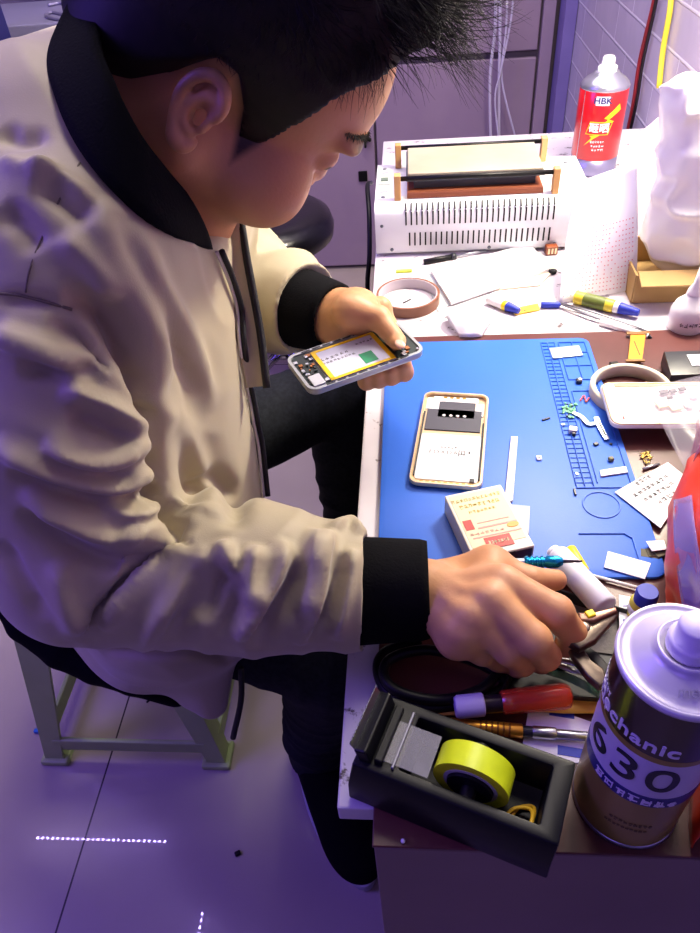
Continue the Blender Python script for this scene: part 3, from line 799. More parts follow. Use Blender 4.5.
# floor of large polished tiles
def tile_mat():
    m = mat('polished_floor_tile', 'B3A79E', .22, col2='AB9F96', scale=3, mix=.5, spec=.5, coat=.55)
    t = NT(m); b = t.n['Principled BSDF']; b.inputs['Coat Roughness'].default_value = .004; prev = b.inputs['Base Color'].links[0].from_socket
    tc = t.new('ShaderNodeTexCoord'); mp = t.new('ShaderNodeMapping'); mp.inputs['Location'].default_value = (.565, -.25, 0); t.link(tc.outputs['Object'], mp.inputs['Vector'])
    br = t.new('ShaderNodeTexBrick', offset=0.0, squash=1.0); br.inputs['Scale'].default_value = 1.0; br.inputs['Mortar Size'].default_value = .0016; br.inputs['Brick Width'].default_value = .8; br.inputs['Row Height'].default_value = .8; br.inputs['Mortar Smooth'].default_value = 0
    t.link(mp.outputs['Vector'], br.inputs['Vector'])
    mx = t.new('ShaderNodeMix', data_type='RGBA'); t.link(br.outputs['Fac'], mx.inputs['Factor']); t.link(prev, mx.inputs['A']); mx.inputs['B'].default_value = lin('3A3238')
    n = t.new('ShaderNodeTexVoronoi', Scale=34.0); t.link(tc.outputs['Object'], n.inputs['Vector'])
    no = t.new('ShaderNodeTexNoise', Scale=5.0); t.link(tc.outputs['Object'], no.inputs['Vector'])
    lt = t.new('ShaderNodeMath', operation='LESS_THAN'); lt.inputs[1].default_value = .045; t.link(n.outputs['Distance'], lt.inputs[0])
    gt = t.new('ShaderNodeMath', operation='GREATER_THAN'); gt.inputs[1].default_value = .62; t.link(no.outputs['Fac'], gt.inputs[0])
    mu = t.new('ShaderNodeMath', operation='MULTIPLY'); t.link(lt.outputs[0], mu.inputs[0]); t.link(gt.outputs[0], mu.inputs[1])
    m2 = t.new('ShaderNodeMix', data_type='RGBA'); t.link(mu.outputs[0], m2.inputs['Factor']); t.link(mx.outputs['Result'], m2.inputs['A']); m2.inputs['B'].default_value = lin('3B2F36'); t.link(m2.outputs['Result'], b.inputs['Base Color'])
    return m
struct(obj_box('floor', (-1.2, .6, -.03), (4.0, 4.4, .06), tile_mat()))
# tiled wall on the right
def wall_mat():
    m = mat('glazed_wall_tile', 'D6D0DA', .22); t = NT(m); b = t.n['Principled BSDF']
    tc = t.new('ShaderNodeTexCoord'); sp = t.new('ShaderNodeSeparateXYZ'); cb = t.new('ShaderNodeCombineXYZ'); t.link(tc.outputs['Object'], sp.inputs[0]); t.link(sp.outputs['Y'], cb.inputs['X']); t.link(sp.outputs['Z'], cb.inputs['Y'])
    br = t.new('ShaderNodeTexBrick', offset=.5); br.inputs['Scale'].default_value = 1.0; br.inputs['Mortar Size'].default_value = .0035; br.inputs['Brick Width'].default_value = .24; br.inputs['Row Height'].default_value = .075; br.inputs['Mortar Smooth'].default_value = .6
    br.inputs['Color1'].default_value = lin('C4BCCB'); br.inputs['Color2'].default_value = lin('CFC8D4'); br.inputs['Mortar'].default_value = lin('E6E2EA')
    t.link(cb.outputs[0], br.inputs['Vector']); t.link(br.outputs['Color'], b.inputs['Base Color'])
    bp = t.new('ShaderNodeBump', Strength=.5, Distance=.004); t.link(br.outputs['Fac'], bp.inputs['Height'])
    n = t.new('ShaderNodeTexNoise', Scale=9.0); t.link(tc.outputs['Object'], n.inputs['Vector']); b2 = t.new('ShaderNodeBump', Strength=.25, Distance=.01); t.link(n.outputs['Fac'], b2.inputs['Height']); t.link(bp.outputs['Normal'], b2.inputs['Normal']); t.link(b2.outputs['Normal'], b.inputs['Normal'])
    return m
struct(obj_box('wall_right', (.51, .85, 1.3), (.08, 3.9, 2.6), wall_mat()))
wallp = mat('painted_wall', '8E829C', .7, col2='867A94', scale=4)
struct(obj_box('wall_back', (-1.1, 2.86, 1.3), (3.8, .08, 2.6), wallp))
struct(obj_box('wall_left', (-3.04, .85, 1.3), (.08, 3.9, 2.6), wallp))
struct(obj_box('ceiling', (-1.2, .6, 2.65), (4.0, 4.4, .06), mat('ceiling_white', 'B8B2BE', .8)))
lav = mat('lavender_trim', '7F72B4', .5, col2='7568A8', scale=6)
struct(obj_box('trim_1', (.452, 2.42, 1.3), (.034, .09, 2.6), lav, bev=.002))

# ---- cabinet bank at the back
cabm = mat('cabinet_laminate', 'A08CA0', .42, col2='96829A', scale=5, mix=.5, spec=.4); cabd = mat('cabinet_edge', '5E5262', .6); blk = mat('black_plastic', '08080B', .45, spec=.3); steel = mat('steel', 'B9BCC4', .28, metal=1.0)
cab = empty('cabinet', (-.35, 2.62, 0), label='tall mauve laminate cabinet with flat doors against the back wall', cat='cabinet')
def child(o, root):
    mw = o.matrix_world.copy(); o.parent = root; o.matrix_parent_inverse = root.matrix_world.inverted(); return o
def P_(root, o): o.parent = root; o.matrix_parent_inverse = root.matrix_world.inverted(); return o
def rooted(name, loc, rot, label, cat, group=None): return empty(name, loc, rot, label, cat, group)
bm = bmesh.new(); add_box(bm, (-.29, 2.64, 1.0), (1.46, .32, 2.0), .002); P_(cab, bm_obj('body', bm, cabd))
def door(x0, x1, z0, z1):
    bm = bmesh.new(); add_box(bm, ((x0+x1)/2, 2.472, (z0+z1)/2), (x1-x0-.008, .02, z1-z0-.010), .003); return P_(cab, bm_obj('door', bm, cabm))
door(-1.01, -.115, .01, .675); door(-.115, .385, .01, .675); door(-1.01, -.115, .685, 1.99); door(-.115, .385, .685, 1.99)
bm = bmesh.new(); add_box(bm, (.405, 2.465, 1.0), (.035, .03, 2.0), .002); P_(cab, bm_obj('side_post', bm, cabm))
hx = PY(367, 138, 2.455)
bm = bmesh.new(); add_box(bm, (hx.x, 2.452, hx.z), (.030, .016, .010), .003, R=ry(.5)); add_box(bm, (hx.x-.006, 2.446, hx.z-.012), (.008, .012, .032), .003); P_(cab, bm_obj('handle', bm, blk))
lx = PY(363, 176, 2.46); bm = bmesh.new(); add_box(bm, (lx.x, 2.458, lx.z), (.030, .008, .034), .002); P_(cab, bm_obj('lock_plate', bm, blk))
# cables hanging in front of it
cabw = mat('white_cable', 'CFC8DC', .4)
for i, pts in enumerate([[(496, -20), (495, 30), (490, 80), (491, 150)], [(500, -20), (500, 40), (499, 90), (499, 155)], [(508, -20), (506, 30), (502, 80), (516, 140)], [(514, -20), (511, 20), (501, 70), (495, 100), (500, 150)]]):
    o = tube_obj('hanging_cable', smooth_path([PY(x, y, 2.40-.006*i) for x, y in pts], 6), .0045 if i < 2 else .0028, cabw)
    tag(o, None, 'cable', 'white cables hanging before the cabinet'); o['label'] = ['thick white cable hanging before the cabinet, furthest left of the bundle', 'thick white cable hanging straight down in the middle of the bundle', 'thin white cable splaying right at its lower end before the cabinet', 'thin white cable that crosses the others before the cabinet'][i]
# ---- round stool
lea = mat('black_leather', '0C0C10', .28, bump=.15, bscale=120, coat=.3); chrome = mat('chrome', 'C8C8CC', .12, metal=1.0)
SC = (-.385, 1.80)
st = empty('round_stool', (SC[0], SC[1], 0), label='black padded round stool standing before the mauve cabinet', cat='stool')
bm = bmesh.new(); add_lathe(bm, [(0, .505), (.06, .506), (.115, .512), (.150, .508), (.176, .490), (.184, .465), (.180, .440), (.165, .428), (.10, .424), (0, .424)], 48, Matrix.Translation((SC[0], SC[1], 0))); P_(st, bm_obj('seat', bm, lea, smooth=True))
bm = bmesh.new(); add_lathe(bm, [(0, .43), (.05, .43), (.05, .41), (.022, .40), (.022, .08), (.03, .07), (0, .07)], 24, Matrix.Translation((SC[0], SC[1], 0))); P_(st, bm_obj('column', bm, chrome, smooth=True))
for k in range(5):
    a = 2*pi*k/5+.4; c_, s_ = cos(a), sin(a)
    P_(st, tube_obj('leg', [(SC[0]+.02*c_, SC[1]+.02*s_, .085), (SC[0]+.13*c_, SC[1]+.13*s_, .07), (SC[0]+.22*c_, SC[1]+.22*s_, .05)], .014, chrome))
    bm = bmesh.new(); add_lathe(bm, [(0, -.010), (.024, -.012), (.024, .012), (0, .010)], 20, Matrix.Translation((SC[0]+.22*c_, SC[1]+.22*s_, .0245)) @ Matrix.Rotation(pi/2, 4, 'X')); P_(st, bm_obj('caster', bm, blk, smooth=True))
# ---- far corner shelf with box and wire, top left
gshelf = mat('grey_shelf', '8F8CA8', .5); bluep = mat('blue_plastic', '2A2C6E', .4)
a = PY(30, 22, 2.15); TZ0 = a.z
sh = empty('side_table', (a.x, 2.2, 0), label='low grey table in the far corner behind the man', cat='table')
bm = bmesh.new(); add_box(bm, (a.x, a.y+.14, TZ0-.015), (.7, .34, .03), .004); P_(sh, bm_obj('tabletop', bm, gshelf))
for dx in (-.33, .33):
    for dy in (.0, .28): P_(sh, obj_box('leg', (a.x+dx, a.y+dy, (TZ0-.03)/2), (.03, .03, TZ0-.03), gshelf, bev=.003))
tag(tube_obj('wire', smooth_path([PZ(x, y, TZ0+.005) for x, y in ((48, 5), (62, 3), (72, 8), (66, 14), (52, 12), (46, 16), (60, 19), (74, 16))], 6), .004, mat('silver_wire', 'A8A4C0', .3, metal=.5)), 'loose silver wire loop lying on the low grey corner table', 'wire')
b_ = PY(28, 40, 2.05); tag(obj_box('crate', (b_.x, 2.2, .14), (.34, .16, .28), mat('dark_crate', '17121F', .6), bev=.006), 'dark crate on the floor under the corner table', 'crate')
c_ = PY(0, 30, 1.95); tag(obj_box('blue_box', (c_.x-.06, 1.95, (c_.z+.1)/2), (.10, .14, c_.z+.1), bluep, bev=.006), 'tall dark blue box standing left of the corner table', 'box')

# ---- plastic stool under the man
gpl = mat('pale_green_plastic', 'ACC27E', .45, col2='A0B672', scale=8)
sx, sy = -.512, .745
ps = empty('plastic_stool', (sx, sy, 0), label='pale green plastic stool the seated man is sitting on', cat='stool')
TH, BH = .122, .168
bm = bmesh.new(); add_prism(bm, rrect(.262, .262, .03, cx=sx, cy=sy), .385, .402, bev=.005); add_prism(bm, rrect(.25, .25, .02, cx=sx, cy=sy), .345, .388, bev=.003); P_(ps, bm_obj('seat', bm, gpl, auto=40))
for qx in (-1, 1):
    for qy in (-1, 1):
        bm = bmesh.new(); b = bmesh.new(); vs = []
        for z, hf, w in ((.350, TH-.002, .052), (.02, BH, .034), (.0, BH+.002, .044)):
            ox, oy = sx+qx*hf, sy+qy*hf
            vs.append([b.verts.new(p) for p in ((ox, oy, z), (ox-qx*w, oy, z), (ox-qx*w, oy-qy*.007, z), (ox-qx*.007, oy-qy*.007, z), (ox-qx*.007, oy-qy*w, z), (ox, oy-qy*w, z))])
        for A_, B_ in zip(vs, vs[1:]):
            for i in range(6): b.faces.new((A_[i], A_[(i+1) % 6], B_[(i+1) % 6], B_[i]))
        b.faces.new(vs[0]); b.faces.new(vs[-1][::-1]); bmesh.ops.recalc_face_normals(b, faces=b.faces[:]); join(bm, b)
        add_box(bm, (sx+qx*(BH-.017), sy+qy*(BH-.017), .007), (.052, .052, .014), .004); P_(ps, bm_obj('leg', bm, gpl))
zc = .055; hh = BH-.026
for q in (-1, 1):
    P_(ps, obj_box('stretcher', (sx, sy+q*(BH-.010), .052), (2*hh, .009, .034), gpl, bev=.003)); P_(ps, obj_box('stretcher', (sx+q*(BH-.010), sy, .052), (.009, 2*hh, .034), gpl, bev=.003))

# ---- desk
def stained_white():
    m = mat('stained_white_laminate', 'D8D2D8', .35, col2='C9C2CA', scale=7, mix=.6); t = NT(m); b = t.n['Principled BSDF']; prev = b.inputs['Base Color'].links[0].from_socket; tc = t.new('ShaderNodeTexCoord')
    for sc_, thr, c, lo_ in ((55, .60, '4A3A3E', .1), (16, .66, '6B5A52', .06)):
        n = t.new('ShaderNodeTexNoise', Scale=float(sc_), Detail=6.0, Roughness=.7); t.link(tc.outputs['Object'], n.inputs['Vector']); mr = t.new('ShaderNodeMapRange'); mr.inputs['From Min'].default_value = thr; mr.inputs['From Max'].default_value = thr+.07; t.link(n.outputs['Fac'], mr.inputs['Value'])
        mx = t.new('ShaderNodeMix', data_type='RGBA'); t.link(mr.outputs['Result'], mx.inputs['Factor']); t.link(prev, mx.inputs['A']); mx.inputs['B'].default_value = lin(c); prev = mx.outputs['Result']
    t.link(prev, b.inputs['Base Color']); return m
whitelam = stained_white(); brownb = mat('brown_board', '5A2E2C', .35, col2='4C2624', scale=9, mix=.6, bump=.05); panelm = mat('mauve_panel', '85706C', .5, col2='7A6662', scale=5)
desk = empty('desk', (.2, .85, 0), label='long white topped desk with stained left edge along the tiled wall', cat='desk')
bm = bmesh.new(); add_box(bm, (.2065, .878, .7405), (.525, 1.344, .019), .0015); P_(desk, bm_obj('tabletop', bm, whitelam))
P_(desk, obj_box('front_panel', (.2195, .196, .365), (.50, .016, .730), panelm, bev=.001))
P_(desk, obj_box('side_panel', (.462, .87, .365), (.014, 1.32, .730), panelm)); P_(desk, obj_box('back_panel', (.2, 1.53, .365), (.50, .016, .730), panelm))
P_(desk, obj_box('side_panel', (-.022, 1.41, .365), (.016, .22, .730), panelm, bev=.001))
bm = bmesh.new(); add_box(bm, (.2195, .491, .7515), (.50, .62, .003), .0008)
tag(bm_obj('desk_board', bm, brownb), 'dark red brown board lying on the near half of the desk', 'board')
TB = .753   # top of the brown board
# ================================================================== THINGS ON THE DESK
def mk(name, label, cat, loc=(0, 0, 0), rot=None, group=None): return empty(name, loc, rot, label, cat, group)
def lobj(root, bm, name, m, **k): return bm_obj(name, bm, m, root, **k)
def basis(P0, Px, Py, z=None):
    """frame at P0 whose x runs to Px, lying flat"""
    d = Vector(Px)-Vector(P0); a = atan2(d.y, d.x); return a
white = mat('white_plastic', 'E4E2E6', .35); whitep = mat('white_paper', 'F0EEF2', .75); ink = mat('ink_black', '1A1A22', .6); inkgrey = mat('ink_grey', '55555F', .6); redink = mat('red_ink', 'C83A3A', .6); blueink = mat('blue_ink', '2433A8', .5)
gold = mat('champagne_gold', 'E3C9A2', .3, metal=.55); clear = mat('clear_plastic', 'F4F2FA', .12, alpha=.22, spec=.6); darkgrey = mat('dark_grey_plastic', '24262E', .4)
copperflex = mat('copper_flex', 'D98A28', .4, metal=.3); pcbgreen = mat('pcb_green', '2E8A4C', .45); silver = mat('silver_part', 'C8CBD2', .3, metal=.9); yellow = mat('yellow_plastic', 'E8D21E', .4)

# ---- blue silicone repair mat
bluem = mat('blue_silicone', '2863CE', .50, col2='245EC8', scale=5, mix=.4, bump=.06, bscale=700)
matx0, matx1, maty0, maty1 = -.034, .2165, .405, .783
bm = bmesh.new(); add_prism(bm, rrect(matx1-matx0, maty1-maty0, .012, cx=(matx0+matx1)/2, cy=(maty0+maty1)/2), TB, TB+.0035, bev=.001)
MT = TB+.0035
def ridge(p, q, w=.0012, h=.0016):
    p = Vector(p); q = Vector(q); d = q-p; c = (p+q)/2; add_box(bm, (c.x, c.y, MT+h/2-.0003), (d.length+w, w, h), .0004, R=rz(atan2(d.y, d.x)), seg=1)
def gp(x, y): v = PZ(x, y, MT); return (v.x, v.y)
# ladder of small sorting cells
L0, L1 = (.1350, .770), (.1350, .575)
for xx in (.158, .166, .1745): ridge((xx, .772), (xx, .518))
for i in range(35): ridge((.158, .772-i*.00735), (.1745, .772-i*.00735), .0008, .0012)
for yy in (.750, .722, .694): ridge((.179, yy), (.2105, yy))
ridge((.195, .772), (.195, .694)); ridge((.179, .772), (.2105, .772)); ridge((.179, .772), (.179, .694)); ridge((.2105, .772), (.2105, .522)); ridge((.158, .515), (.2105, .515)); ridge((.179, .672), (.179, .522)); ridge((.179, .672), (.2105, .672))
add_tube(bm, [(0.177+.017*cos(a), .492+.017*sin(a), MT+.0001) for a in np.linspace(0, 2*pi, 33)[:-1]], .0010, 6, closed=True)
for p, q in (((.150, .455), (.190, .455)), ((.190, .455), (.196, .449)), ((.196, .449), (.196, .415))): ridge(p, q)
tag(bm_obj('repair_mat', bm, bluem, auto=40), 'blue silicone repair mat with sorting cells on the brown board', 'mat')

def flat_frame(quad, z):
    """centre, angle, length (x), width (y) of the thing whose corners are these photo points on plane z"""
    p = [PZ(x, y, z) for x, y in quad]; c = sum(p, Vector())/4; ex = ((p[1]-p[0])+(p[2]-p[3]))/2; ey = ((p[3]-p[0])+(p[2]-p[1]))/2
    return c, atan2(ex.y, ex.x), ex.length, ey.length

# ---- phone housing lying on the mat
c, a, w, h = flat_frame([(408, 484), (476, 489), (491, 397), (428, 393)], MT+.004)
root = mk('phone_housing', 'empty white and gold phone back housing lying on the blue mat', 'phone', (c.x, c.y, MT+.0003), rz(a))
w, h = .073, .152
bm = bmesh.new(); b = bmesh.new(); o_ = rrect(w, h, .010, 6); i_ = rrect(w-.005, h-.005, .008, 6)
N = len(o_)
rows = [[b.verts.new((x, y, 0.0008)) for x, y in rrect(w-.003, h-.003, .009, 6)], [b.verts.new((x, y, .003)) for x, y in o_], [b.verts.new((x, y, .0068)) for x, y in rrect(w-.001, h-.001, .0095, 6)], [b.verts.new((x, y, .0068)) for x, y in i_], [b.verts.new((x, y, .0022)) for x, y in i_]]
for A_, B_ in zip(rows, rows[1:]):
    for i in range(N): b.faces.new((A_[i], A_[(i+1) % N], B_[(i+1) % N], B_[i]))
b.faces.new(rows[0][::-1]); b.faces.new(rows[-1]); bmesh.ops.recalc_face_normals(b, faces=b.faces[:]); join(bm, b)
lobj(root, bm, 'shell', gold, auto=35)
bm = bmesh.new(); add_prism(bm, rrect(w-.010, h*.47, .003, cy=-h*.20), .0022, .0032, bev=.0002); add_box(bm, (-.024, .058, .0028), (.016, .020, .0014), .0003); add_box(bm, (.027, .050, .0028), (.009, .022, .0014), .0003); add_box(bm, (0, .067, .0028), (.05, .009, .0012), .0003); lobj(root, bm, 'liner', white)
bm = bmesh.new(); add_box(bm, (.002, .048, .0030), (.040, .028, .0012), .0002); add_box(bm, (.0, .030, .0030), (.060, .036, .0012), .0002); lobj(root, bm, 'graphite_sheet', mat('graphite', '3B3A48', .5))
bm = bmesh.new()
for k in range(4): add_lathe(bm, [(0, .00385), (.0019, .00385), (.0019, .0036), (0, .0036)], 12, Matrix.Translation((-.011+k*.0075, .037, 0)))
lobj(root, bm, 'dot_marks', white)
text_obj('lettering', 'FOXDA', .0075, ink, root, Matrix.Translation((-.006, -.024, .0033)), depth=.00005, space=1.3)
bm = bmesh.new(); glyphs(bm, .008, .018, -.024, .009, 1, .0033, seed=3); glyphs(bm, -.010, .008, -.016, .003, 5, .0033, seed=4); glyphs(bm, .018, .022, -.022, .005, 1, .0033, seed=5); lobj(root, bm, 'printed_marks', ink)
bm = bmesh.new(); add_box(bm, (-.0325, -.010, .0036), (.0018, .105, .0016), .0004); add_box(bm, (.0325, -.018, .0036), (.0018, .09, .0016), .0004); lobj(root, bm, 'side_gasket', darkgrey)
bm = bmesh.new()
for k in range(9): add_box(bm, (-.024+k*.006, -.0705, .0030), (.0035, .004, .0012), .0003)
for k in range(4): add_box(bm, (-.012+k*.007, .0695, .0036), (.004, .0025, .0008), .0002)
lobj(root, bm, 'clip_row', mat('gold_contacts', 'B08A3E', .35, metal=.8))
add = bmesh.new(); add_box(add, (.026, -.064, .0036), (.005, .005, .0014), .0005); lobj(root, add, 'microphone_hole', darkgrey)

# ---- the phone the man is holding, opened, battery showing
q = [(303, 392), (425, 351), (397, 321), (292, 359)]
pc = [PZ(x, y, .868) for x, y in q]; c = sum(pc, Vector())/4; ex = ((pc[1]-pc[0])+(pc[2]-pc[3])).normalized(); ey = ((pc[3]-pc[0])+(pc[2]-pc[1])).normalized()
R3 = frame3(ex, (.04, -.06, 1)); PL, PW = .150, .074

root = mk('opened_phone', 'opened phone with yellow edged battery held in the man\'s hand', 'phone', c, R3)
PL, PW = ((pc[1]-pc[0]).length+(pc[2]-pc[3]).length)/2, ((pc[3]-pc[0]).length+(pc[2]-pc[1]).length)/2
bm = bmesh.new(); add_prism(bm, rrect(PL, PW, .010, 6), -.006, -.0015, bev=.0012)
b = bmesh.new(); o_ = rrect(PL, PW, .010, 6); i_ = rrect(PL-.006, PW-.006, .008, 6); rows = [[b.verts.new((x, y, -.002)) for x, y in o_], [b.verts.new((x, y, .0012)) for x, y in o_], [b.verts.new((x, y, .0012)) for x, y in i_], [b.verts.new((x, y, -.002)) for x, y in i_]]; N = len(o_)
for A_, B_ in zip(rows, rows[1:]):
    for i in range(N): b.faces.new((A_[i], A_[(i+1) % N], B_[(i+1) % N], B_[i]))
bmesh.ops.recalc_face_normals(b, faces=b.faces[:]); join(bm, b); lobj(root, bm, 'frame', mat('silver_frame', 'AEB2B4', .35, metal=.7), auto=35)
bm = bmesh.new()
for k in range(8): add_box(bm, (-PL/2+.022+k*(PL-.04)/7.5, -PW/2+.0018, .0013), (.009, .0018, .0006), .0002); add_box(bm, (-PL/2+.022+k*(PL-.04)/7.5, PW/2-.0018, .0013), (.009, .0018, .0006), .0002)
lobj(root, bm, 'frame_clips', darkgrey)
bx = -.004; bl = PL*.55; bw = PW*.80
bt = lobj(root, (lambda m_: (add_box(m_, (bx, -.002, .0002), (bl, bw, .0040), .0008), m_)[1])(bmesh.new()), 'battery', mat('battery_white', 'C9CCE0', .35))
bm = bmesh.new()
for s_ in (-1, 1): add_box(bm, (bx, -.002+s_*(bw/2-.0012), .0022), (bl, .0032, .0006), .0001); add_box(bm, (bx+s_*(bl/2-.002), -.002, .0022), (.0046, bw, .0006), .0001)
lobj(bt, bm, 'yellow_tape', mat('kapton_yellow', 'F0C800', .35))
bm = bmesh.new(); add_box(bm, (bx+.012, -.012, .00235), (.014, .016, .0003), 0); lobj(bt, bm, 'green_label', mat('green_label', '14895A', .4))
bm = bmesh.new(); M_ = Matrix.Translation((bx, 0, 0)); glyphs(bm, -.032, .0, .006, .004, 6, .0023, seed=8, M=M_); glyphs(bm, -.032, .004, .0, .003, 9, .0023, seed=9, M=M_); glyphs(bm, .010, .030, .012, .003, 5, .0023, seed=10, M=M_); lobj(bt, bm, 'print', inkgrey)
r = random.Random(3)
for x0, dx, n_, cx2, sx2 in ((PL/2-.005, -.022, 46, PL/2-.016, .026), (-PL/2+.005, .018, 26, -PL/2+.013, .019)):
    bms = [bmesh.new() for _ in range(3)]; add_box(bms[0], (cx2, 0, -.0006), (sx2, PW-.008, .0012))
    for k in range(n_): add_box(bms[k % 3], (x0+dx*r.random(), (r.random()-.5)*(PW-.012), .0005+r.random()*.001), (r.uniform(.0015, .005), r.uniform(.0015, .005), .0016), .0002)
    bd = lobj(root, bms[0], 'circuit_board', mat('board_dark', '23302E', .4)); lobj(bd, bms[1], 'shields', silver); lobj(bd, bms[2], 'connectors', mat('copper_parts', 'A86E44', .35, metal=.6))
bm = bmesh.new(); add_box(bm, (-PL/2+.012, -.018, .0016), (.012, .016, .002), .0006); lobj(root, bm, 'speaker_module', mat('pale_grey', 'C3C6D2', .4))

# ---- cigarette packet
def corner(x, y, z): return PZ(x, y, z)
zt = TB+.0035+.022
c, a, w, h = flat_frame([(462, 555), (522, 548), (510, 482), (453, 494)], zt)

root = mk('cigarette_packet', 'cream and red cigarette packet lying on the near edge of the blue mat', 'packet', (c.x+.001, c.y-.002, MT), rz(a+.06))
w, h = .0555, .080; a += .06; creamp = mat('cream_card', 'D9CBA8', .5)
bm = bmesh.new(); add_box(bm, (0, 0, .0112), (w, h, .022), .001); lobj(root, bm, 'box', mat('packet_white', 'D8D2C6', .45))
bm = bmesh.new(); add_box(bm, (0, .004, .0224), (w-.006, h-.014, .0004)); lobj(root, bm, 'cream_label', creamp)
goldink = mat('gold_ink', 'A89440', .4, metal=.3); bm = bmesh.new()
for k, (n, x0, x1, hh_) in enumerate(((12, -.025, .023, .0042), (9, -.020, .019, .0046), (7, -.014, .012, .0036))): glyphs(bm, x0, x1, .029-k*.0082, hh_, n, .0228, seed=20+k)
lobj(root, bm, 'printed_warning', goldink)
bm = bmesh.new(); add_box(bm, (-.019, -.002, .0228), (.008, .012, .0003)); add_box(bm, (.0, -.027, .0226), (.024, .013, .0006)); lobj(root, bm, 'red_label', mat('packet_red', 'B02424', .45))
bm = bmesh.new(); glyphs(bm, -.010, .010, -.027, .004, 7, .0231, seed=30); lobj(root, bm, 'label_lettering', creamp)
bm = bmesh.new(); add_box(bm, (.006, -.008, .0228), (.036, .002, .0002)); add_box(bm, (.004, -.002, .0228), (.030, .0012, .0002)); add_box(bm, (.002, -.0185, .0228), (.045, .0015, .0002)); glyphs(bm, -.022, .010, -.014, .0038, 7, .0228, seed=31); lobj(root, bm, 'brand_stripe', mat('packet_pink', 'C99288', .5))
bm = bmesh.new(); add_prism(bm, [(.019+.0055*cos(t), -.0115+.0032*sin(t)) for t in np.linspace(0, 2*pi, 25)[:-1]], .0227, .0231); lobj(root, bm, 'emblem', mat('packet_gold', 'D8922A', .4))
bm = bmesh.new(); add_box(bm, (0, -h/2-.0002, .011), (w-.004, .0006, .018)); add_box(bm, (0, -h/2-.0004, .011), (.020, .0006, .021)); lobj(root, bm, 'dark_flap', mat('packet_dark', '3A1518', .5))

# ---- pale plastic strip, tape scrap
def strip(name, quad, z, t, m, label, cat, bev=.0003, **k):
    p = [PZ(x, y, z) for x, y in quad]; bm = bmesh.new(); add_prism(bm, [(v.x, v.y) for v in p], z-t, z, bev=bev); o = bm_obj(name, bm, m, auto=50); tag(o, label, cat); return o
p0, p1 = PZ(514, 440, MT+.003), PZ(506, 500, MT+.003)
strip('spudger', [(511, 436), (518, 436), (513, 500), (504, 503)], MT+.0032, .0030, mat('ivory_plastic', 'D2D4D8', .4), 'slim white plastic opening stick beside the cigarette packet', 'tool', .0008)
strip('tape_scrap', [(512, 504), (530, 506), (529, 534), (512, 533)], MT+.002, .0015, mat('tape_grey', 'A9B4BE', .4, alpha=.85), 'translucent grey tape scrap stuck on the mat beside the packet', 'tape')

# ---- little parts on the mat
strip('metal_shield', [(549, 348), (579, 345), (583, 355), (553, 358)], MT+.002, .0016, mat('shield_grey', 'A9B2B0', .4, metal=.4), 'rectangular grey metal shield at the far right end of the blue mat', 'part')
def bit(name, x, y, size, m, label, ang=0, z=None, cat='part', group='small phone parts on the blue mat', extra=None):
    v = PZ(x, y, (z or MT)+size[2]/2); root = mk(name, label, cat, (v.x, v.y, z or MT), rz(radians(ang)), group)
    bm = bmesh.new(); add_box(bm, (0, 0, size[2]/2+.0001), size, min(size)*.2); lobj(root, bm, 'casing', m)
    if extra:
        for nm, cc, ss, mm in extra: b = bmesh.new(); add_box(b, cc, ss, min(ss)*.2); lobj(root, b, nm, mm)
    return root
bit('screw_strip', 546, 419, (.0095, .0022, .0016), darkgrey, 'tiny black bar lying alone near the middle of the blue mat', 25)
bit('foam_pad', 539, 458, (.0050, .0062, .0020), white, 'tiny white square pad on the plain part of the mat', 0, extra=[('pad_mark', (0, 0, .0022), (.002, .002, .0004), inkgrey)])
bit('vibration_motor', 573, 430, (.0085, .0080, .0055), white, 'small white boxed motor with dark end on the mat', -10, extra=[('motor_end', (.001, -.0058, .002), (.004, .004, .004), darkgrey)])
bit('connector', 563, 425, (.004, .003, .0022), silver, 'tiny silver connector just left of the white motor', 10)
bit('camera_module', 579, 381, (.0065, .0065, .0045), darkgrey, 'small round black camera module in the upper compartment', 0, extra=[('lens_ring', (.001, 0, .005), (.0035, .0035, .001), white)])
bit('grounding_clip', 596, 444, (.0048, .0040, .0022), darkgrey, 'small dark clip in the lower compartment of the mat', 30)
bit('grounding_clip', 611, 444, (.003, .0022, .0014), darkgrey, 'tiniest dark clip, right of the lower compartment centre', -20)
bit('rubber_button', 611, 459, (.0050, .0046, .0040), mat('olive_rubber', '6E6A4E', .6), 'olive rubber button beside the white strip on the mat', 20)
bit('screw_strip', 575, 492, (.0022, .0085, .0020), darkgrey, 'short dark rod standing lengthwise at the near end of the ladder', 0)
bit('screw', 577, 474, (.0026, .0026, .0014), silver, 'tiny silver screw in the ladder cells of the mat', 0)
strip('side_key', [(600, 470), (626, 466), (628, 472), (601, 476)], MT+.002, .0018, white, 'white bar shaped side key in the lower compartment', 'part')
def ribbon(name, pts, w, t, m, label, cat='part', z=None, root=None):
    V = smooth_path([PZ(x, y, z or MT+.0015) for x, y in pts], 6); bm = bmesh.new(); b = bmesh.new(); rows = []
    for i, p in enumerate(V):
        p = Vector(p); d = (Vector(V[min(i+1, len(V)-1)])-Vector(V[max(i-1, 0)])).normalized(); n = Vector((-d.y, d.x, 0))*(w[i*len(w)//len(V)] if isinstance(w, (list, tuple)) else w)/2
        rows.append([b.verts.new(q_) for q_ in (p-n, p+n, p+n+Vector((0, 0, t)), p-n+Vector((0, 0, t)))])
    for A_, B_ in zip(rows, rows[1:]):
        for i in range(4): b.faces.new((A_[i], A_[(i+1) % 4], B_[(i+1) % 4], B_[i]))
    b.faces.new(rows[0][::-1]); b.faces.new(rows[-1]); bmesh.ops.recalc_face_normals(b, faces=b.faces[:]); join(bm, b)
    return bm
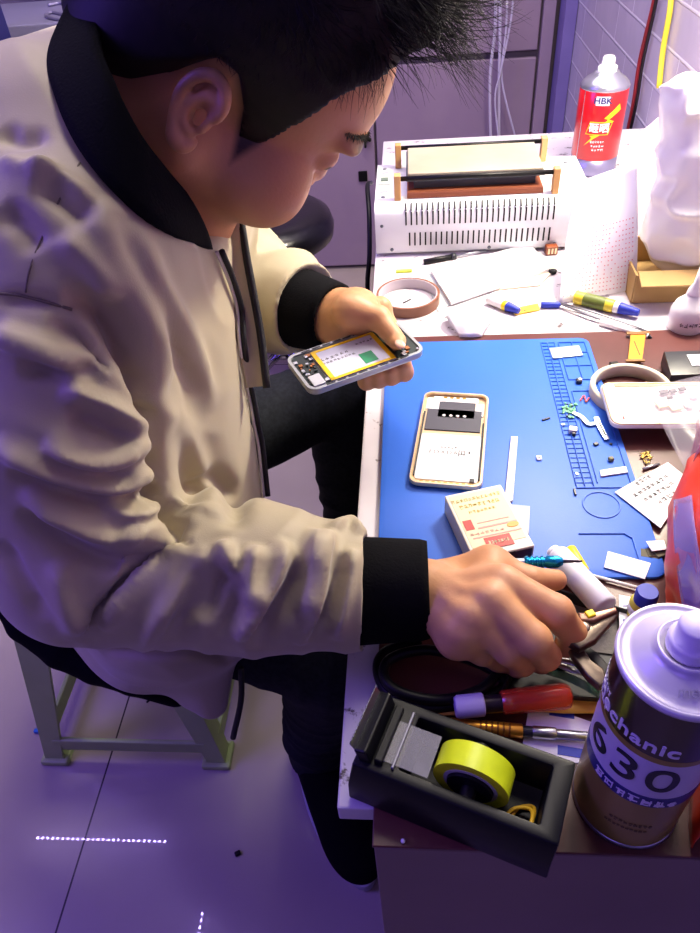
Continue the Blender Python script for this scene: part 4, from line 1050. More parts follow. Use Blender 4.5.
v = PZ(567, 412, MT); root = mk('flex_board', 'green tipped silver flex board lying across the sorting cells', 'part', (0, 0, 0))
lobj(root, ribbon('', [(573, 413), (581, 417), (588, 424), (595, 424)], .0048, .0012, silver, ''), 'flex_arm', mat('flex_pale', 'B9C9C4', .35, metal=.3))
bm = bmesh.new(); r = random.Random(9)
p = PZ(569, 411, MT); add_box(bm, (p.x, p.y, MT+.0008), (.013, .009, .0012), .0004, R=rz(-.5))
for k in range(18):
    p = PZ(562+r.random()*15, 404+r.random()*15, MT); add_box(bm, (p.x, p.y, MT+.0014), (r.uniform(.002, .006), r.uniform(.0015, .004), r.uniform(.001, .0022)), .0003, R=rz(r.random()*3))
lobj(root, bm, 'green_board', mat('pcb_pale_green', '4E9E74', .4))
bm = bmesh.new()
for k in range(7):
    p = PZ(564+r.random()*12, 405+r.random()*13, MT); add_box(bm, (p.x, p.y, MT+.0022), (.0018, .0018, .001), .0003, R=rz(r.random()*3))
lobj(root, bm, 'chips', darkgrey)
bm = ribbon('', [(596, 418), (600, 428), (607, 440)], .0052, .0016, silver, ''); o = bm_obj('metal_bracket', bm, silver); tag(o, 'slim silver bracket slanting across the mat right of the green board', 'part')
o2 = bm_obj('bracket_slot', ribbon('', [(599, 424), (605, 436)], .0016, .0019, darkgrey, '', z=MT+.0017), darkgrey, o)
tag(bm_obj('red_wire', ribbon('', [(580, 401), (584, 396), (586, 402), (589, 398)], .0012, .001, redink, ''), redink), 'tiny scrap of red wire in the mat compartment', 'wire')
# ---- notes and scraps at the mat's right side
root = mk('instruction_card', 'white card with rows of Chinese writing overlapping the mat corner', 'card')
c, a, w, h = flat_frame([(660, 527), (690, 490), (668, 461), (615, 492)], MT+.002)
q = [PZ(x, y, MT+.003) for x, y in [(615, 491), (668, 461), (692, 480), (661, 527)]]
bm = bmesh.new(); add_prism(bm, [(v.x, v.y) for v in q][::-1], MT+.0008, MT+.0018, bev=.0002); lobj(root, bm, 'sheet', whitep)
ex = (q[1]-q[0]).normalized(); R_ = rz(atan2(ex.y, ex.x)).to_4x4(); R_.translation = (q[0]+q[1]+q[2]+q[3])/4; R_.translation.z = 0
bm = bmesh.new()
for k, (n, x0, x1) in enumerate(((4, -.012, .010), (8, -.026, .022), (7, -.022, .019), (4, -.016, .012), (3, -.010, .004))): glyphs(bm, x0, x1, .018-k*.0098, .0050, n, MT+.0019, seed=40+k, M=R_, dens=7)
lobj(root, bm, 'writing', ink)
strip('label_scrap', [(608, 551), (651, 563), (645, 579), (604, 567)], MT+.0016, .0008, whitep, 'blank white label strip at the near right corner of the mat', 'label')
strip('paper_scrap', [(646, 541), (664, 540), (667, 549), (652, 551)], MT+.0046, .001, whitep, 'small white paper scrap by the orange bag', 'scrap')
bm = bmesh.new(); r = random.Random(5)
for k in range(4):
    p = PZ(644+k*6, 551-k*1.5+r.random()*6, TB+.003); add_box(bm, (p.x, p.y, TB+.002+.0008*k), (.016, .010, .0016), .0005, R=rz(-.5+k*.3))
tag(bm_obj('card_scrap', bm, mat('olive_card', '5A5440', .7)), 'olive brown torn card scrap beneath the small white paper', 'scrap')
tag(tube_obj('white_stick', [PZ(590, 575, TB+.003), PZ(642, 589, TB+.003)], .0016, white, n=10), 'thin white stick lying along the near edge of the blue mat', 'stick')
# bits on the brown board
root = mk('metal_shavings', 'brass coloured coil of scrap contacts on the brown board', 'scrap'); r = random.Random(12)
bm = bmesh.new()
for k in range(5):
    x, y = 642+r.random()*14, 446+r.random()*22; P0 = [PZ(x+r.uniform(-5, 5), y+r.uniform(-4, 4), TB+.0016) for _ in range(4)]; add_tube(bm, smooth_path(P0, 5), .0007, 6)
lobj(root, bm, 'contact_wires', mat('brass', 'A8894A', .35, metal=.8))
tag(tube_obj('small_tweezer_pin', [PZ(643, 469, TB+.002), PZ(659, 464, TB+.002)], .0014, silver), 'short silver pin beside the writing card', 'pin')
bit('rubber_lump', 614, 364, (.010, .006, .004), blk, 'small black lump on the brown board behind the cream roll', 10, TB, group=None)
bit('component', 657, 372, (.009, .007, .003), mat('maroon_part', '3A2226', .5), 'dark maroon component left of the black power adaptor', 30, TB, group=None)

# ---- orange flex cable
root = mk('flex_cable', 'orange copper flex cable bridging the white desk and brown board', 'cable')
q = [PZ(x, y, TB+.004) for x, y in [(631, 332), (646, 333), (642, 361), (628, 359)]]
bm = bmesh.new(); add_prism(bm, [(v.x, v.y) for v in q][::-1], TB+.0035, TB+.0043, bev=.0002); lobj(root, bm, 'ribbon', copperflex)
bm = bmesh.new(); e0, e1 = PZ(628, 334, TB+.004), PZ(648, 333, TB+.004); add_box(bm, ((e0.x+e1.x)/2, (e0.y+e1.y)/2, TB+.0045), (.028, .006, .002), .0004); e0 = PZ(635, 361, TB+.004); add_box(bm, (e0.x, e0.y, TB+.0045), (.022, .004, .002), .0004); lobj(root, bm, 'connector', mat('brown_conn', '7A5324', .5))
bm = bmesh.new(); e0 = PZ(637, 348, TB+.0045); add_box(bm, (e0.x, e0.y, TB+.0045), (.0008, .03, .0004)); lobj(root, bm, 'trace', ink)
# ---- black adaptor at right
v = [PZ(x, y, TB+.02) for x, y in [(664, 351), (720, 349), (724, 373), (671, 375)]]
root = mk('power_adaptor', 'black boxy adaptor at the right end of the brown board', 'adaptor')
bm = bmesh.new(); add_prism(bm, [(p.x, p.y) for p in v][::-1], TB+.0002, TB+.020, bev=.002); lobj(root, bm, 'case', darkgrey, auto=40)
bm = bmesh.new(); p = PZ(694, 360, TB+.0205); add_box(bm, (p.x+.01, p.y, TB+.0203), (.030, .022, .0006)); lobj(root, bm, 'label', mat('adaptor_label', 'B9BCC8', .5))
# ---- cream roll
v = PZ(630, 392, TB+.006); root = mk('masking_tape', 'cream roll of masking tape partly under the white phone cover', 'tape', (v.x, v.y, TB), rz(0))
bm = bmesh.new(); add_lathe(bm, [(.044, .0002), (.044, .014), (.0425, .0155), (.0395, .0155), (.038, .014), (.038, .0002), (.044, .0002)], 56); lobj(root, bm, 'roll', mat('cream_tape', 'D2C9B4', .45), smooth=True)
# ---- white phone cover resting on the roll
zc = TB+.0175
q = [PZ(x, y, zc+.006) for x, y in [(614, 425), (603, 381), (712, 380), (724, 424)]]
c = sum(q, Vector())/4; ex = (q[2]-q[1]).normalized(); a = atan2(ex.y, ex.x)

root = mk('phone_cover', 'white phone back cover with gold rim resting on the cream tape roll', 'phone cover', (c.x, c.y, zc-.001), rz(a))
L_, W_ = (q[2]-q[1]).length*1.02, .074
bm = bmesh.new(); add_prism(bm, rrect(L_, W_, .010, 6), .0, .0055, bev=.0018); lobj(root, bm, 'shell', mat('pearl_white', 'EEEAE8', .3), auto=40)
bm = bmesh.new(); add_tube(bm, [(x, y, .0056) for x, y in rrect(L_-.004, W_-.004, .009, 6)], .0011, 6, closed=True); lobj(root, bm, 'rim', gold)
bm = bmesh.new(); add_box(bm, (0, W_/2-.006, .0059), (L_-.03, .004, .0008)); lobj(root, bm, 'adhesive_strip', mat('tan_adhesive', 'C8A070', .5))
bm = bmesh.new(); add_box(bm, (-L_/2+.014, -W_/2+.012, .0060), (.0022, .0042, .0006)); lobj(root, bm, 'red_mark', redink)
# ---- clear bag with little parts
def sheet(name, rows, m, parent=None, thick=.0004, sub=4, noise=0, seed=0):
    G = [smooth_path(r_, sub) for r_ in rows]; G = [smooth_path([g[i] for g in G], sub) for i in range(len(G[0]))]
    nu, nv = len(G), len(G[0]); P = np.array([[A(p) for p in g] for g in G]); rr = vnoise(P.reshape(-1, 3), 90, seed).reshape(nu, nv)*noise
    V = []; F = []
    du = np.gradient(P, axis=0); dv = np.gradient(P, axis=1); n = np.cross(du, dv); n /= np.linalg.norm(n, axis=2)[..., None]+1e-9
    P = P+n*rr[..., None]
    for s_ in (0, 1): V += [tuple(p) for p in (P-n*thick*s_).reshape(-1, 3)]
    o = nu*nv; ix = lambda i, j, s_: s_*o+i*nv+j
    for i in range(nu-1):
        for j in range(nv-1): F.append((ix(i, j, 0), ix(i+1, j, 0), ix(i+1, j+1, 0), ix(i, j+1, 0))); F.append((ix(i, j, 1), ix(i, j+1, 1), ix(i+1, j+1, 1), ix(i+1, j, 1)))
    for i in range(nu-1):
        F.append((ix(i, 0, 0), ix(i, 0, 1), ix(i+1, 0, 1), ix(i+1, 0, 0))); F.append((ix(i, nv-1, 0), ix(i+1, nv-1, 0), ix(i+1, nv-1, 1), ix(i, nv-1, 1)))
    for j in range(nv-1):
        F.append((ix(0, j, 0), ix(0, j+1, 0), ix(0, j+1, 1), ix(0, j, 1))); F.append((ix(nu-1, j, 0), ix(nu-1, j, 1), ix(nu-1, j+1, 1), ix(nu-1, j+1, 0)))
    return np_obj(name, V, F, m, parent)
root = mk('parts_bag', 'clear zip bag holding small phone parts on the white phone cover', 'bag')
zb = zc+.0065
sheet('film', [[PZ(645, 388, zb+.004), PZ(680, 380, zb+.008), PZ(722, 370, zb+.006)], [PZ(655, 410, zb+.006), PZ(688, 405, zb+.012), PZ(726, 400, zb+.01)], [PZ(672, 445, zb+.004), PZ(700, 445, zb+.012), PZ(730, 440, zb+.012)], [PZ(690, 478, zb+.002), PZ(712, 476, zb+.006), PZ(734, 470, zb+.01)]], mat('bag_film', 'D8D0E2', .18, alpha=.13, spec=.5), root, noise=.0012, seed=4)
r = random.Random(21)
for k, (x, y, w_, h_, m_) in enumerate(((664, 392, .010, .006, darkgrey), (673, 391, .007, .005, darkgrey), (682, 389, .008, .005, darkgrey), (662, 404, .012, .012, gold), (675, 406, .013, .013, gold), (688, 404, .008, .012, white), (694, 396, .010, .006, silver), (670, 398, .006, .003, ink))):
    p = PZ(x, y, zb+.001); bm = bmesh.new(); add_box(bm, (p.x, p.y, zb+.0012), (w_, h_, .002), .0004, R=rz(.25)); lobj(root, bm, 'phone_part', m_)

# ---- orange bag, translucent
orange = mat('orange_film', 'C82E06', .42, trans=.0, sss=.0); 
root = mk('orange_bag', 'bright orange plastic bag slumped at the right desk edge behind the solvent can', 'bag')
F_ = [[(.1765, .186, TB+.001), (.182, .186, .80), (.186, .190, .85), (.205, .205, .875), (.28, .22, .885), (.34, .22, .87)],
      [(.188, .260, TB+.001), (.190, .262, .80), (.196, .262, .86), (.22, .265, .895), (.28, .27, .90), (.34, .27, .88)],
      [(.205, .345, TB+.001), (.203, .345, .79), (.200, .35, .835), (.222, .36, .88), (.28, .37, .90), (.34, .37, .88)],
      [(.212, .385, TB+.001), (.207, .390, .775), (.203, .400, .795), (.222, .42, .84), (.29, .43, .87), (.35, .43, .86)],
      [(.245, .47, TB+.001), (.238, .475, .775), (.236, .48, .81), (.245, .48, .83), (.30, .49, .85), (.36, .48, .84)],
      [(.28, .52, TB+.001), (.275, .525, .765), (.276, .525, .79), (.285, .525, .80), (.32, .53, .81), (.37, .52, .80)]]
bb = sheet('bag_body', F_, orange, root, thick=.0008, noise=.0045, seed=7, sub=5)
Ft = [[(F_[i][j][0]-.004, F_[i][j][1], F_[i][j][2]+.004) for j in (1, 2, 3)] for i in (1, 2, 3, 4)]
film = mat('violet_film', '9A86C8', .15, alpha=.5, spec=.7)
bbv = BVHTree.FromPolygons([v.co.copy() for v in bb.data.vertices], [tuple(p.vertices) for p in bb.data.polygons])
def onbag(x, y, off=.003):
    d = Vector(_ray(x, y)).normalized(); h = bbv.ray_cast(Vector(_C), d)
    if h[0] is None: h = bbv.find_nearest(PD(x, y, .45))
    return h[0]-d*off
sheet('clear_tape', [[onbag(x, y) for x, y in r_] for r_ in (((674, 500), (683, 498), (692, 495)), ((674, 540), (684, 538), (696, 534)), ((678, 580), (689, 578), (702, 572)), ((684, 616), (695, 612), (708, 604)))], film, root, noise=.0006)
sheet('clear_wrap', [[(.235, .47, .80), (.246, .475, .845), (.30, .48, .875)], [(.265, .54, .79), (.275, .55, .84), (.31, .55, .865)], [(.29, .60, .775), (.30, .61, .80), (.33, .60, .83)]], mat('pink_film', 'C77A9C', .18, alpha=.55, spec=.6), root, noise=.002, seed=3)
# ================================================================== FAR HALF OF THE DESK
TD = .750
machine_w = mat('machine_white', 'DCDCE2', .35, col2='D2D3DA', scale=12, mix=.4)
mx0, mx1, my0, my1, mz0, mz1 = -.054, .262, 1.032, 1.205, TD+.004, .828
root = mk('screen_separator', 'white slotted heating machine with raised hot plate at the back of the desk', 'machine', ((mx0+mx1)/2, (my0+my1)/2, TD), rz(0))
W_, D_ = mx1-mx0, my1-my0
b = bmesh.new()   # sheet-metal case: profile bent over the front edge
prof = [(-D_/2+.004, .004), (-D_/2, .008), (-D_/2-.002, .066), (-D_/2+.002, .074), (-D_/2+.010, .078), (D_/2-.004, .078), (D_/2, .074), (D_/2, .004)]
vs = [[b.verts.new((sx_, y, z)) for y, z in prof] for sx_ in (-W_/2, W_/2)]
n = len(prof)
for i in range(n): b.faces.new((vs[0][i], vs[0][(i+1) % n], vs[1][(i+1) % n], vs[1][i]))
b.faces.new(vs[0][::-1]); b.faces.new(vs[1]); bmesh.ops.recalc_face_normals(b, faces=b.faces[:]); bm = bmesh.new(); join(bm, b); lobj(root, bm, 'case', machine_w, auto=50)
def slot(cx_, z0, z1, top=False):
    o = bmesh.new(); add_box(o, (cx_, -D_/2-.0012, (z0+z1)/2), (.0022, .0024, z1-z0), .0004)
    if top: add_box(o, (cx_, -D_/2+.0035, .0755), (.0022, .012, .0022), .0004, R=rx(.62))
    return o
bm = bmesh.new()
for k in range(28):
    xx = -W_/2+.046+k*.0079
    join(bm, slot(xx, .050, .070, True))
for k in range(27): join(bm, slot(-W_/2+.051+k*.0079, .018, .038))
lobj(root, bm, 'vent_slots', blk)
bm = bmesh.new()
for x, z in ((-W_/2+.010, .050), (-W_/2+.024, .012), (W_/2-.05, .012), (.012, .010)): add_lathe(bm, [(0, .0012), (.0024, .0010), (.0028, 0), (0, 0)], 12, Matrix.Translation((x, -D_/2-.0008, z)) @ Matrix.Rotation(pi/2, 4, 'X'))
for x, y in ((-W_/2+.012, -.05), (-W_/2+.012, .062), (W_/2-.02, .055), (W_/2-.015, -.06)): add_lathe(bm, [(0, .0012), (.0030, .0010), (.0034, 0), (0, 0)], 12, Matrix.Translation((x, y, .078)))
lobj(root, bm, 'screws', mat('screw_grey', '6E7278', .35, metal=.8), smooth=True)
bm = bmesh.new()
for x in (-W_/2+.03, W_/2-.03):
    for y in (-D_/2+.03, D_/2-.03): add_lathe(bm, [(0, 0), (.008, 0), (.009, .005), (0, .005)], 14, Matrix.Translation((x, y, -.0)))
lobj(root, bm, 'feet', blk)
px0, px1 = -W_/2+.048, W_/2-.070; pcx = (px0+px1)/2; pw = px1-px0; py0, py1 = -.052, .060
bm = bmesh.new(); add_box(bm, (pcx, (py0+py1)/2-.006, .0825), (pw, py1-py0+.006, .008), .001); lobj(root, bm, 'wood_base', mat('red_wood', '8A4A2E', .6))
bm = bmesh.new(); add_box(bm, (pcx, (py0+py1)/2, .094), (pw-.02, py1-py0-.02, .018), .001); add_box(bm, (pcx, (py0+py1)/2, .103), (pw+.002, py1-py0, .006), .001); lobj(root, bm, 'plate_body', mat('slate_metal', '4A535E', .45, metal=.3))
bm = bmesh.new(); add_box(bm, (pcx, (py0+py1)/2+.001, .1085), (pw-.002, py1-py0-.004, .005), .0015); lobj(root, bm, 'hot_plate', mat('aluminium_plate', 'A9A08E', .5, col2='9C927E', scale=9, mix=.6, metal=.25, bump=.05))
wood = mat('pale_wood', 'C79A66', .6, col2='B88850', scale=30, stretch=(1, 1, .2))
for y in (py0-.008, py1+.008):
    o = tube_obj('rod', [(px0-.012, y, .108), (px1+.014, y, .108)], .0034, blk, root, n=12)
    for x in (px0-.014, px1+.016): bm = bmesh.new(); add_box(bm, (x, y, .0965), (.0095, .014, .036), .001); lobj(root, bm, 'wooden_post', wood)
bm = bmesh.new(); add_box(bm, (-W_/2+.013, .012, .0790), (.018, .030, .003), .001); o = lobj(root, bm, 'thermostat', mat('thermostat_face', 'B8C2B8', .3)); bm = bmesh.new(); add_box(bm, (-W_/2+.013, .012, .0812), (.011, .012, .0016), .0004); lobj(o, bm, 'display', mat('display_grey', '5E6E62', .3))
bm = bmesh.new(); add_box(bm, (-W_/2+.013, -.030, .0788), (.012, .004, .001), .0003); add_box(bm, (-W_/2+.013, .046, .0788), (.010, .003, .001), .0003); lobj(root, bm, 'label', mat('label_grey', '9AA0B0', .5))
# cable at its left side
tag(tube_obj('power_cable', smooth_path([(-.066, 1.20, .80), (-.070, 1.16, .81), (-.066, 1.10, .79), (-.0665, 1.06, .74), (-.072, 1.05, .68), (-.066, 1.06, .55), (-.075, 1.08, .35), (-.07, 1.1, .12), (-.08, 1.15, .005)], 6), .0038, blk), 'black cable hanging over the desk edge left of the white machine', 'cable')
# ---- red spray can HBK
redlab = mat('can_red', 'C0141C', .28, coat=.3); siltop = mat('can_silver', 'B4B6C4', .28, metal=.85)
p = PD(600, 120, 1.3); hx_, hy_ = .326, 1.345
root = mk('spray_can', 'red HBK spray can with white nozzle standing by the tiled wall', 'spray can', (hx_, hy_, TD), rz(radians(0)))
bm = bmesh.new(); add_lathe(bm, [(0, .001), (.038, .001), (.0405, .003), (.0395, .008), (.0395, .030), (0, .030)], 40); lobj(root, bm, 'base', mat('can_bare', '8F8CAC', .3, metal=.6), smooth=True)
bm = bmesh.new(); add_lathe(bm, [(.0395, .029), (.0400, .0295), (.0400, .138), (.0395, .1385), (.038, .1385), (.038, .029)], 48); lobj(root, bm, 'body', redlab, smooth=True)
bm = bmesh.new(); add_lathe(bm, [(.0398, .1385), (.0404, .141), (.0380, .146), (.032, .152), (.021, .159), (.0195, .162), (.0170, .162), (0, .161)], 40); lobj(root, bm, 'shoulder', siltop, smooth=True)
bm = bmesh.new(); add_lathe(bm, [(.0155, .161), (.0155, .169), (.0105, .172), (.0100, .181), (.0080, .184), (0, .184)], 28); lobj(root, bm, 'nozzle', white, smooth=True)
ang = atan2(-_C[1]-0+0-hy_, -hx_)  # label faces the near end of the desk
Ml = Matrix.Rotation(radians(-12), 4, 'Z')
bm = bmesh.new()
for k in range(8):
    t = -.36+.72*k/7; b = bmesh.new(); add_box(b, (0, -.0402, .126), (.0045, .0005, .014)); b.transform(Matrix.Rotation(t*.62, 4, 'Z')); join(bm, b)
bm.transform(Ml); lobj(root, bm, 'brand_plate', mat('plate_white', 'D8DAE8', .35))
text_obj('lettering', 'HBK', .0135, mat('ink_navy', '1E2A66', .4), root, Ml @ Matrix.Translation((0, 0, .126)), depth=.0003, bend=.0406, sx=1.15, bold=.0003)
Mb = Ml @ Matrix.Translation((0, 0, .082)) @ Matrix.Diagonal((1, 1, .95, 1))
def bent_poly(name, pts, r_, m, root, M, t=.0004):
    bm = bmesh.new(); V = [bm.verts.new((x, z, 0)) for x, z in pts]; f = bm.faces.new(V); bmesh.ops.triangulate(bm, faces=[f])
    for _ in range(3):
        es = [e for e in bm.edges if abs(e.verts[0].co.x-e.verts[1].co.x) > r_*.15]
        if es: bmesh.ops.subdivide_edges(bm, edges=es, cuts=1); bmesh.ops.triangulate(bm, faces=bm.faces[:])
    g = bmesh.ops.extrude_face_region(bm, geom=bm.faces[:])
    for v in [v for v in g['geom'] if isinstance(v, bmesh.types.BMVert)]: v.co.z = t
    for v in bm.verts: a = v.co.x/r_; R_ = r_+v.co.z; v.co = Vector((R_*sin(a), -R_*cos(a), v.co.y))
    bm.transform(M); bmesh.ops.recalc_face_normals(bm, faces=bm.faces[:]); return lobj(root, bm, name, m)
yel = mat('can_yellow', 'F0C020', .35)
bent_poly('flash', [(.030, .040), (.006, .018), (.013, .016), (-.004, -.002), (.024, .012), (.014, .016), (.034, .030)], .0403, yel, root, Mb)
bent_poly('flash', [(-.022, -.030), (-.006, -.016), (-.012, -.018), (.006, -.008), (-.014, -.012), (-.010, -.015)], .0403, yel, root, Mb)
bent_poly('title_plate', [(-.022, -.010), (.016, -.010), (.022, .012), (-.016, .012)], .0405, yel, root, Mb)
bent_poly('title_plate', [(-.0205, -.0085), (.0145, -.0085), (.0203, .0105), (-.0145, .0105)], .0408, redlab, root, Mb)
text_obj('lettering', '砸晒', .017, mat('ink_white', 'E6E2E8', .4), root, Mb @ Matrix.Translation((0, 0, .001)), depth=.0003, bend=.0413, sx=1.0, bold=.0003)
for k in range(3):
    bm = bmesh.new(); glyphs(bm, -.012+.002*k, .012, 0, .004, 6-k, 0, seed=60+k)
    for v in bm.verts: a = v.co.x/.0404; R_ = .0404+.0003*(v.co.z > 0); y0 = v.co.y; v.co = Vector((R_*sin(a), -R_*cos(a), y0))
    bm.transform(Mb @ Matrix.Translation((.0, 0, -.022-.007*k))); lobj(root, bm, 'small_print', mat('ink_white', 'E6E2E8', .4))
bent_poly('seam_line', [(-.0006, .030), (.0006, .030), (.0006, .138), (-.0006, .138)], .0401, siltop, root, Ml @ Matrix.Rotation(radians(-48), 4, 'Z'))
# ---- wires on the wall
tag(tube_obj('wall_cable', smooth_path([PX(x, y, .462) for x, y in [(660, -30), (652, 10), (640, 60), (634, 100), (628, 130), (622, 160), (618, 172)]], 6), .0042, mat('red_cable', '8C2026', .4)), 'dark red cable running down the tiled wall', 'cable')
tag(tube_obj('wall_cable', smooth_path([PX(x, y, .462) for x, y in [(662, -30), (654, 12), (643, 62), (637, 100), (630, 132)]], 6), .0032, mat('black_cable', '1A1014', .4)), 'thin black cable beside the red one on the wall', 'cable')
tag(tube_obj('yellow_rope', smooth_path([PX(x, y, .462) for x, y in [(672, -20), (670, 10), (663, 50), (659, 88)]], 6), .0052, mat('yellow_cord', 'E8D43A', .5), flat=.6), 'bright yellow cord hanging short on the tiled wall', 'cord')
# ---- cardboard box with plastic bag of tissue
card = mat('kraft_card', 'B4935E', .75, col2='A8864F', scale=12, mix=.5)
bx0, bx1, by0, by1 = .290, .462, .872, .985
root = mk('cardboard_box', 'low kraft cardboard box under the white plastic bag against the wall', 'box')
for nm, c_, s_ in (('panel', ((bx0+bx1)/2, by0, .771), (bx1-bx0, .003, .040)), ('panel', ((bx0+bx1)/2, by1, .771), (bx1-bx0, .003, .040)), ('panel', (bx0, (by0+by1)/2, .771), (.003, by1-by0, .040)), ('panel', (bx1, (by0+by1)/2, .771), (.003, by1-by0, .040)), ('base', ((bx0+bx1)/2, (by0+by1)/2, .7525), (bx1-bx0, by1-by0, .003))):
    bm = bmesh.new(); add_box(bm, c_, s_, .0006); lobj(root, bm, nm, card)
bm = bmesh.new(); add_box(bm, ((bx0+bx1)/2, by0-.0125, .7915), (bx1-bx0, .026, .003), .0006, R=rx(.35)); lobj(root, bm, 'flap', card)
def blob(name, lo, hi, h, prims, m, amp=0, freq=40, fold=0, seed=1, parent=None, it=2):
    Fd = Field(lo, hi, h)
    for p in prims:
        if p[0] == 'c': Fd.cone(p[1], p[2], p[3], p[4], p[5] if len(p) > 5 else .02)
        else: Fd.ell(p[1], p[2], None, p[3] if len(p) > 3 else .02)
    P, Q = Fd.mesh(); P = relax(P, Q, it); N = normals(P, Q)
    d = amp*vnoise(P, freq, seed)+fold*(1-np.abs(np.sin(3*vnoise(P, freq*.8, seed+5)+P[:, 2]*freq)))**2
    P = relax(P+N*d[:, None], Q, 1, .3); return np_quads(name, P, Q, m, parent)
root = mk('plastic_bag', 'bulging white translucent plastic bag of tissue packs in the cardboard box', 'bag')
blob('bag_film', (.26, .82, .757), (.469, 1.09, 1.06), .003, [('e', (.376, .935, .84), (.068, .052, .088)), ('e', (.374, .94, .90), (.060, .048, .06)), ('c', (.350, .945, .93), (.328, .95, .978), .040, .030, .02), ('c', (.39, .95, .93), (.41, .95, .965), .040, .030, .02)], mat('white_bag', 'FBFAF2', .25, alpha=.9, spec=.6), amp=.004, freq=38, fold=.007, seed=3, parent=root)
r = random.Random(31)
for k, (x, y, z, s_) in enumerate(((.33, .90, .80, .03), (.375, .90, .81, .03), (.335, .905, .86, .03), (.375, .91, .87, .028), (.35, .91, .925, .026))):
    bm = bmesh.new(); add_box(bm, (x+.024, y+.032, z), (s_*1.3, s_*1.3, s_*1.4), .006, R=rz(.3*k) @ rx(.2*k)); lobj(root, bm, 'tissue_pack', mat('tissue_cream', 'EFE9CF', .8))
# translucent pink film leaning behind the red sheet, beside the can
tag(sheet('film_sheet', [[(.275, 1.02, .752), (.285, 1.03, .83), (.300, 1.05, .90)], [(.33, 1.06, .752), (.34, 1.07, .84), (.36, 1.09, .925)], [(.40, 1.08, .752), (.41, 1.10, .85), (.43, 1.12, .935)]], mat('pink_clear_film', 'E0C6DC', .2, alpha=.55), noise=.003, seed=9), 'pinkish clear plastic film standing between the red printed sheet and the wall', 'film')
# ---- sheet with red print leaning upright
ps_ = [PZ(557, 303, .752), PZ(636, 289, .752)]
tl, tr = PY(565, 205, 1.0), PY(638, 160, .965)
root = mk('printed_sheet', 'white sheet covered in rows of pale red print leaning upright by the bag', 'paper')
gridp = []
a0, a1 = PY(558, 303, .905), PY(636, 288, .905)
a0.z = a1.z = .7525
a0 = PZ(559, 303, .7525); a1 = PZ(636, 289, .7525); b1 = PY(637, 161, .955); b0 = PY(577, 183, 1.0)
mid0 = (a0+b0)/2+Vector((-.004, -.004, 0)); mid1 = (a1+b1)/2+Vector((0, -.008, 0))
sheet('sheet', [[a0, mid0, b0], [(a0+a1)/2, (mid0+mid1)/2+Vector((0, -.006, 0)), (b0+b1)/2], [a1, mid1, b1]], whitep, root, thick=.0006, sub=8)
bm = bmesh.new(); pinkink = mat('pale_red_ink', 'DC8A92', .7); r = random.Random(8)
def surf(u, v):
    A_ = [(a0+a1)/2*0]*0
    def q3(p, q, s, t): return p*(2*(t-.5)*(t-1))+q*(4*t*(1-t))+s*(2*t*(t-.5))
    L = q3(a0, mid0, b0, v); M2 = q3((a0+a1)/2, (mid0+mid1)/2+Vector((0, -.006, 0)), (b0+b1)/2, v); R2 = q3(a1, mid1, b1, v)
    return q3(L, M2, R2, u)
for i in range(16):
    v = .05+i*.037
    for j in range(20):
        u = .05+j*.046
        if r.random() < .8:
            p = surf(u, v); e = (surf(u+.02, v)-p).normalized(); g = (surf(u, v+.02)-p).normalized(); nn = e.cross(g)
            if nn.y > 0: nn = -nn
            w1_ = .0012+r.random()*.0007; Rm = Matrix((e, g, e.cross(g))).transposed(); add_box(bm, p+nn*.0011, (w1_, .0014, .0002), 0, R=Rm)
lobj(root, bm, 'printed_rows', pinkink)
# ---- white notebook and cream card beneath
root = mk('paper_stack', 'blank white card lying at an angle over a cream sheet before the machine', 'paper')
def quad_slab(root, name, quad, z0, t, m, lift=None, bev=.0004):
    p = [PZ(x, y, z0+t) for x, y in quad]; bm = bmesh.new(); s_ = sum((p[i].x*p[(i+1) % 4].y-p[(i+1) % 4].x*p[i].y) for i in range(4)); pts = [(v.x, v.y) for v in p]
    if s_ < 0: pts = pts[::-1]
    add_prism(bm, pts, z0, z0+t, bev=bev); return lobj(root, bm, name, m)
quad_slab(root, 'cream_sheet', [(470, 292), (540, 285), (556, 268), (520, 250)], TD+.0003, .002, mat('cream_sheet', 'D9CDB6', .7))
quad_slab(root, 'white_card', [(451, 302), (550, 268), (530, 243), (431, 270)], TD+.0026, .005, whitep)
quad_slab(root, 'clear_sleeve', [(438, 312), (451, 304), (432, 271), (424, 276)], TD+.0004, .001, mat('sleeve_clear', 'C6CCD0', .2, alpha=.7))
# ---- brown tape ring
v = PZ(408, 298, TD+.008); root = mk('tape_roll', 'brown adhesive tape ring lying flat left of the white card', 'tape', (v.x, v.y+.002, TD), rz(0))
bm = bmesh.new(); add_lathe(bm, [(.0435, .0003), (.0435, .0150), (.0405, .0150), (.0405, .0003), (.0435, .0003)], 56); lobj(root, bm, 'tape', mat('brown_tape', '7E4F38', .3), auto=40)
bm = bmesh.new(); add_lathe(bm, [(.0404, .0004), (.0404, .0146), (.0392, .0146), (.0392, .0004), (.0404, .0004)], 56); lobj(root, bm, 'core', mat('core_card', 'B9AFB8', .6), auto=40)
tag(tube_obj('hair_pin', [PZ(403, 303, TD+.001), PZ(411, 299, TD+.001)], .0010, darkgrey), 'tiny dark pin lying inside the brown tape ring', 'pin')
quad_tag = lambda o, l, c: tag(o, l, c)
bm = bmesh.new(); p = PZ(404, 271, TD+.002); add_box(bm, (p.x, p.y, TD+.0022), (.024, .006, .004), .001, R=rz(.05)); o = bm_obj('highlighter_cap', bm, mat('lime_plastic', 'CFE04A', .4)); tag(o, 'small lime green plastic piece left of the machine front', 'cap')
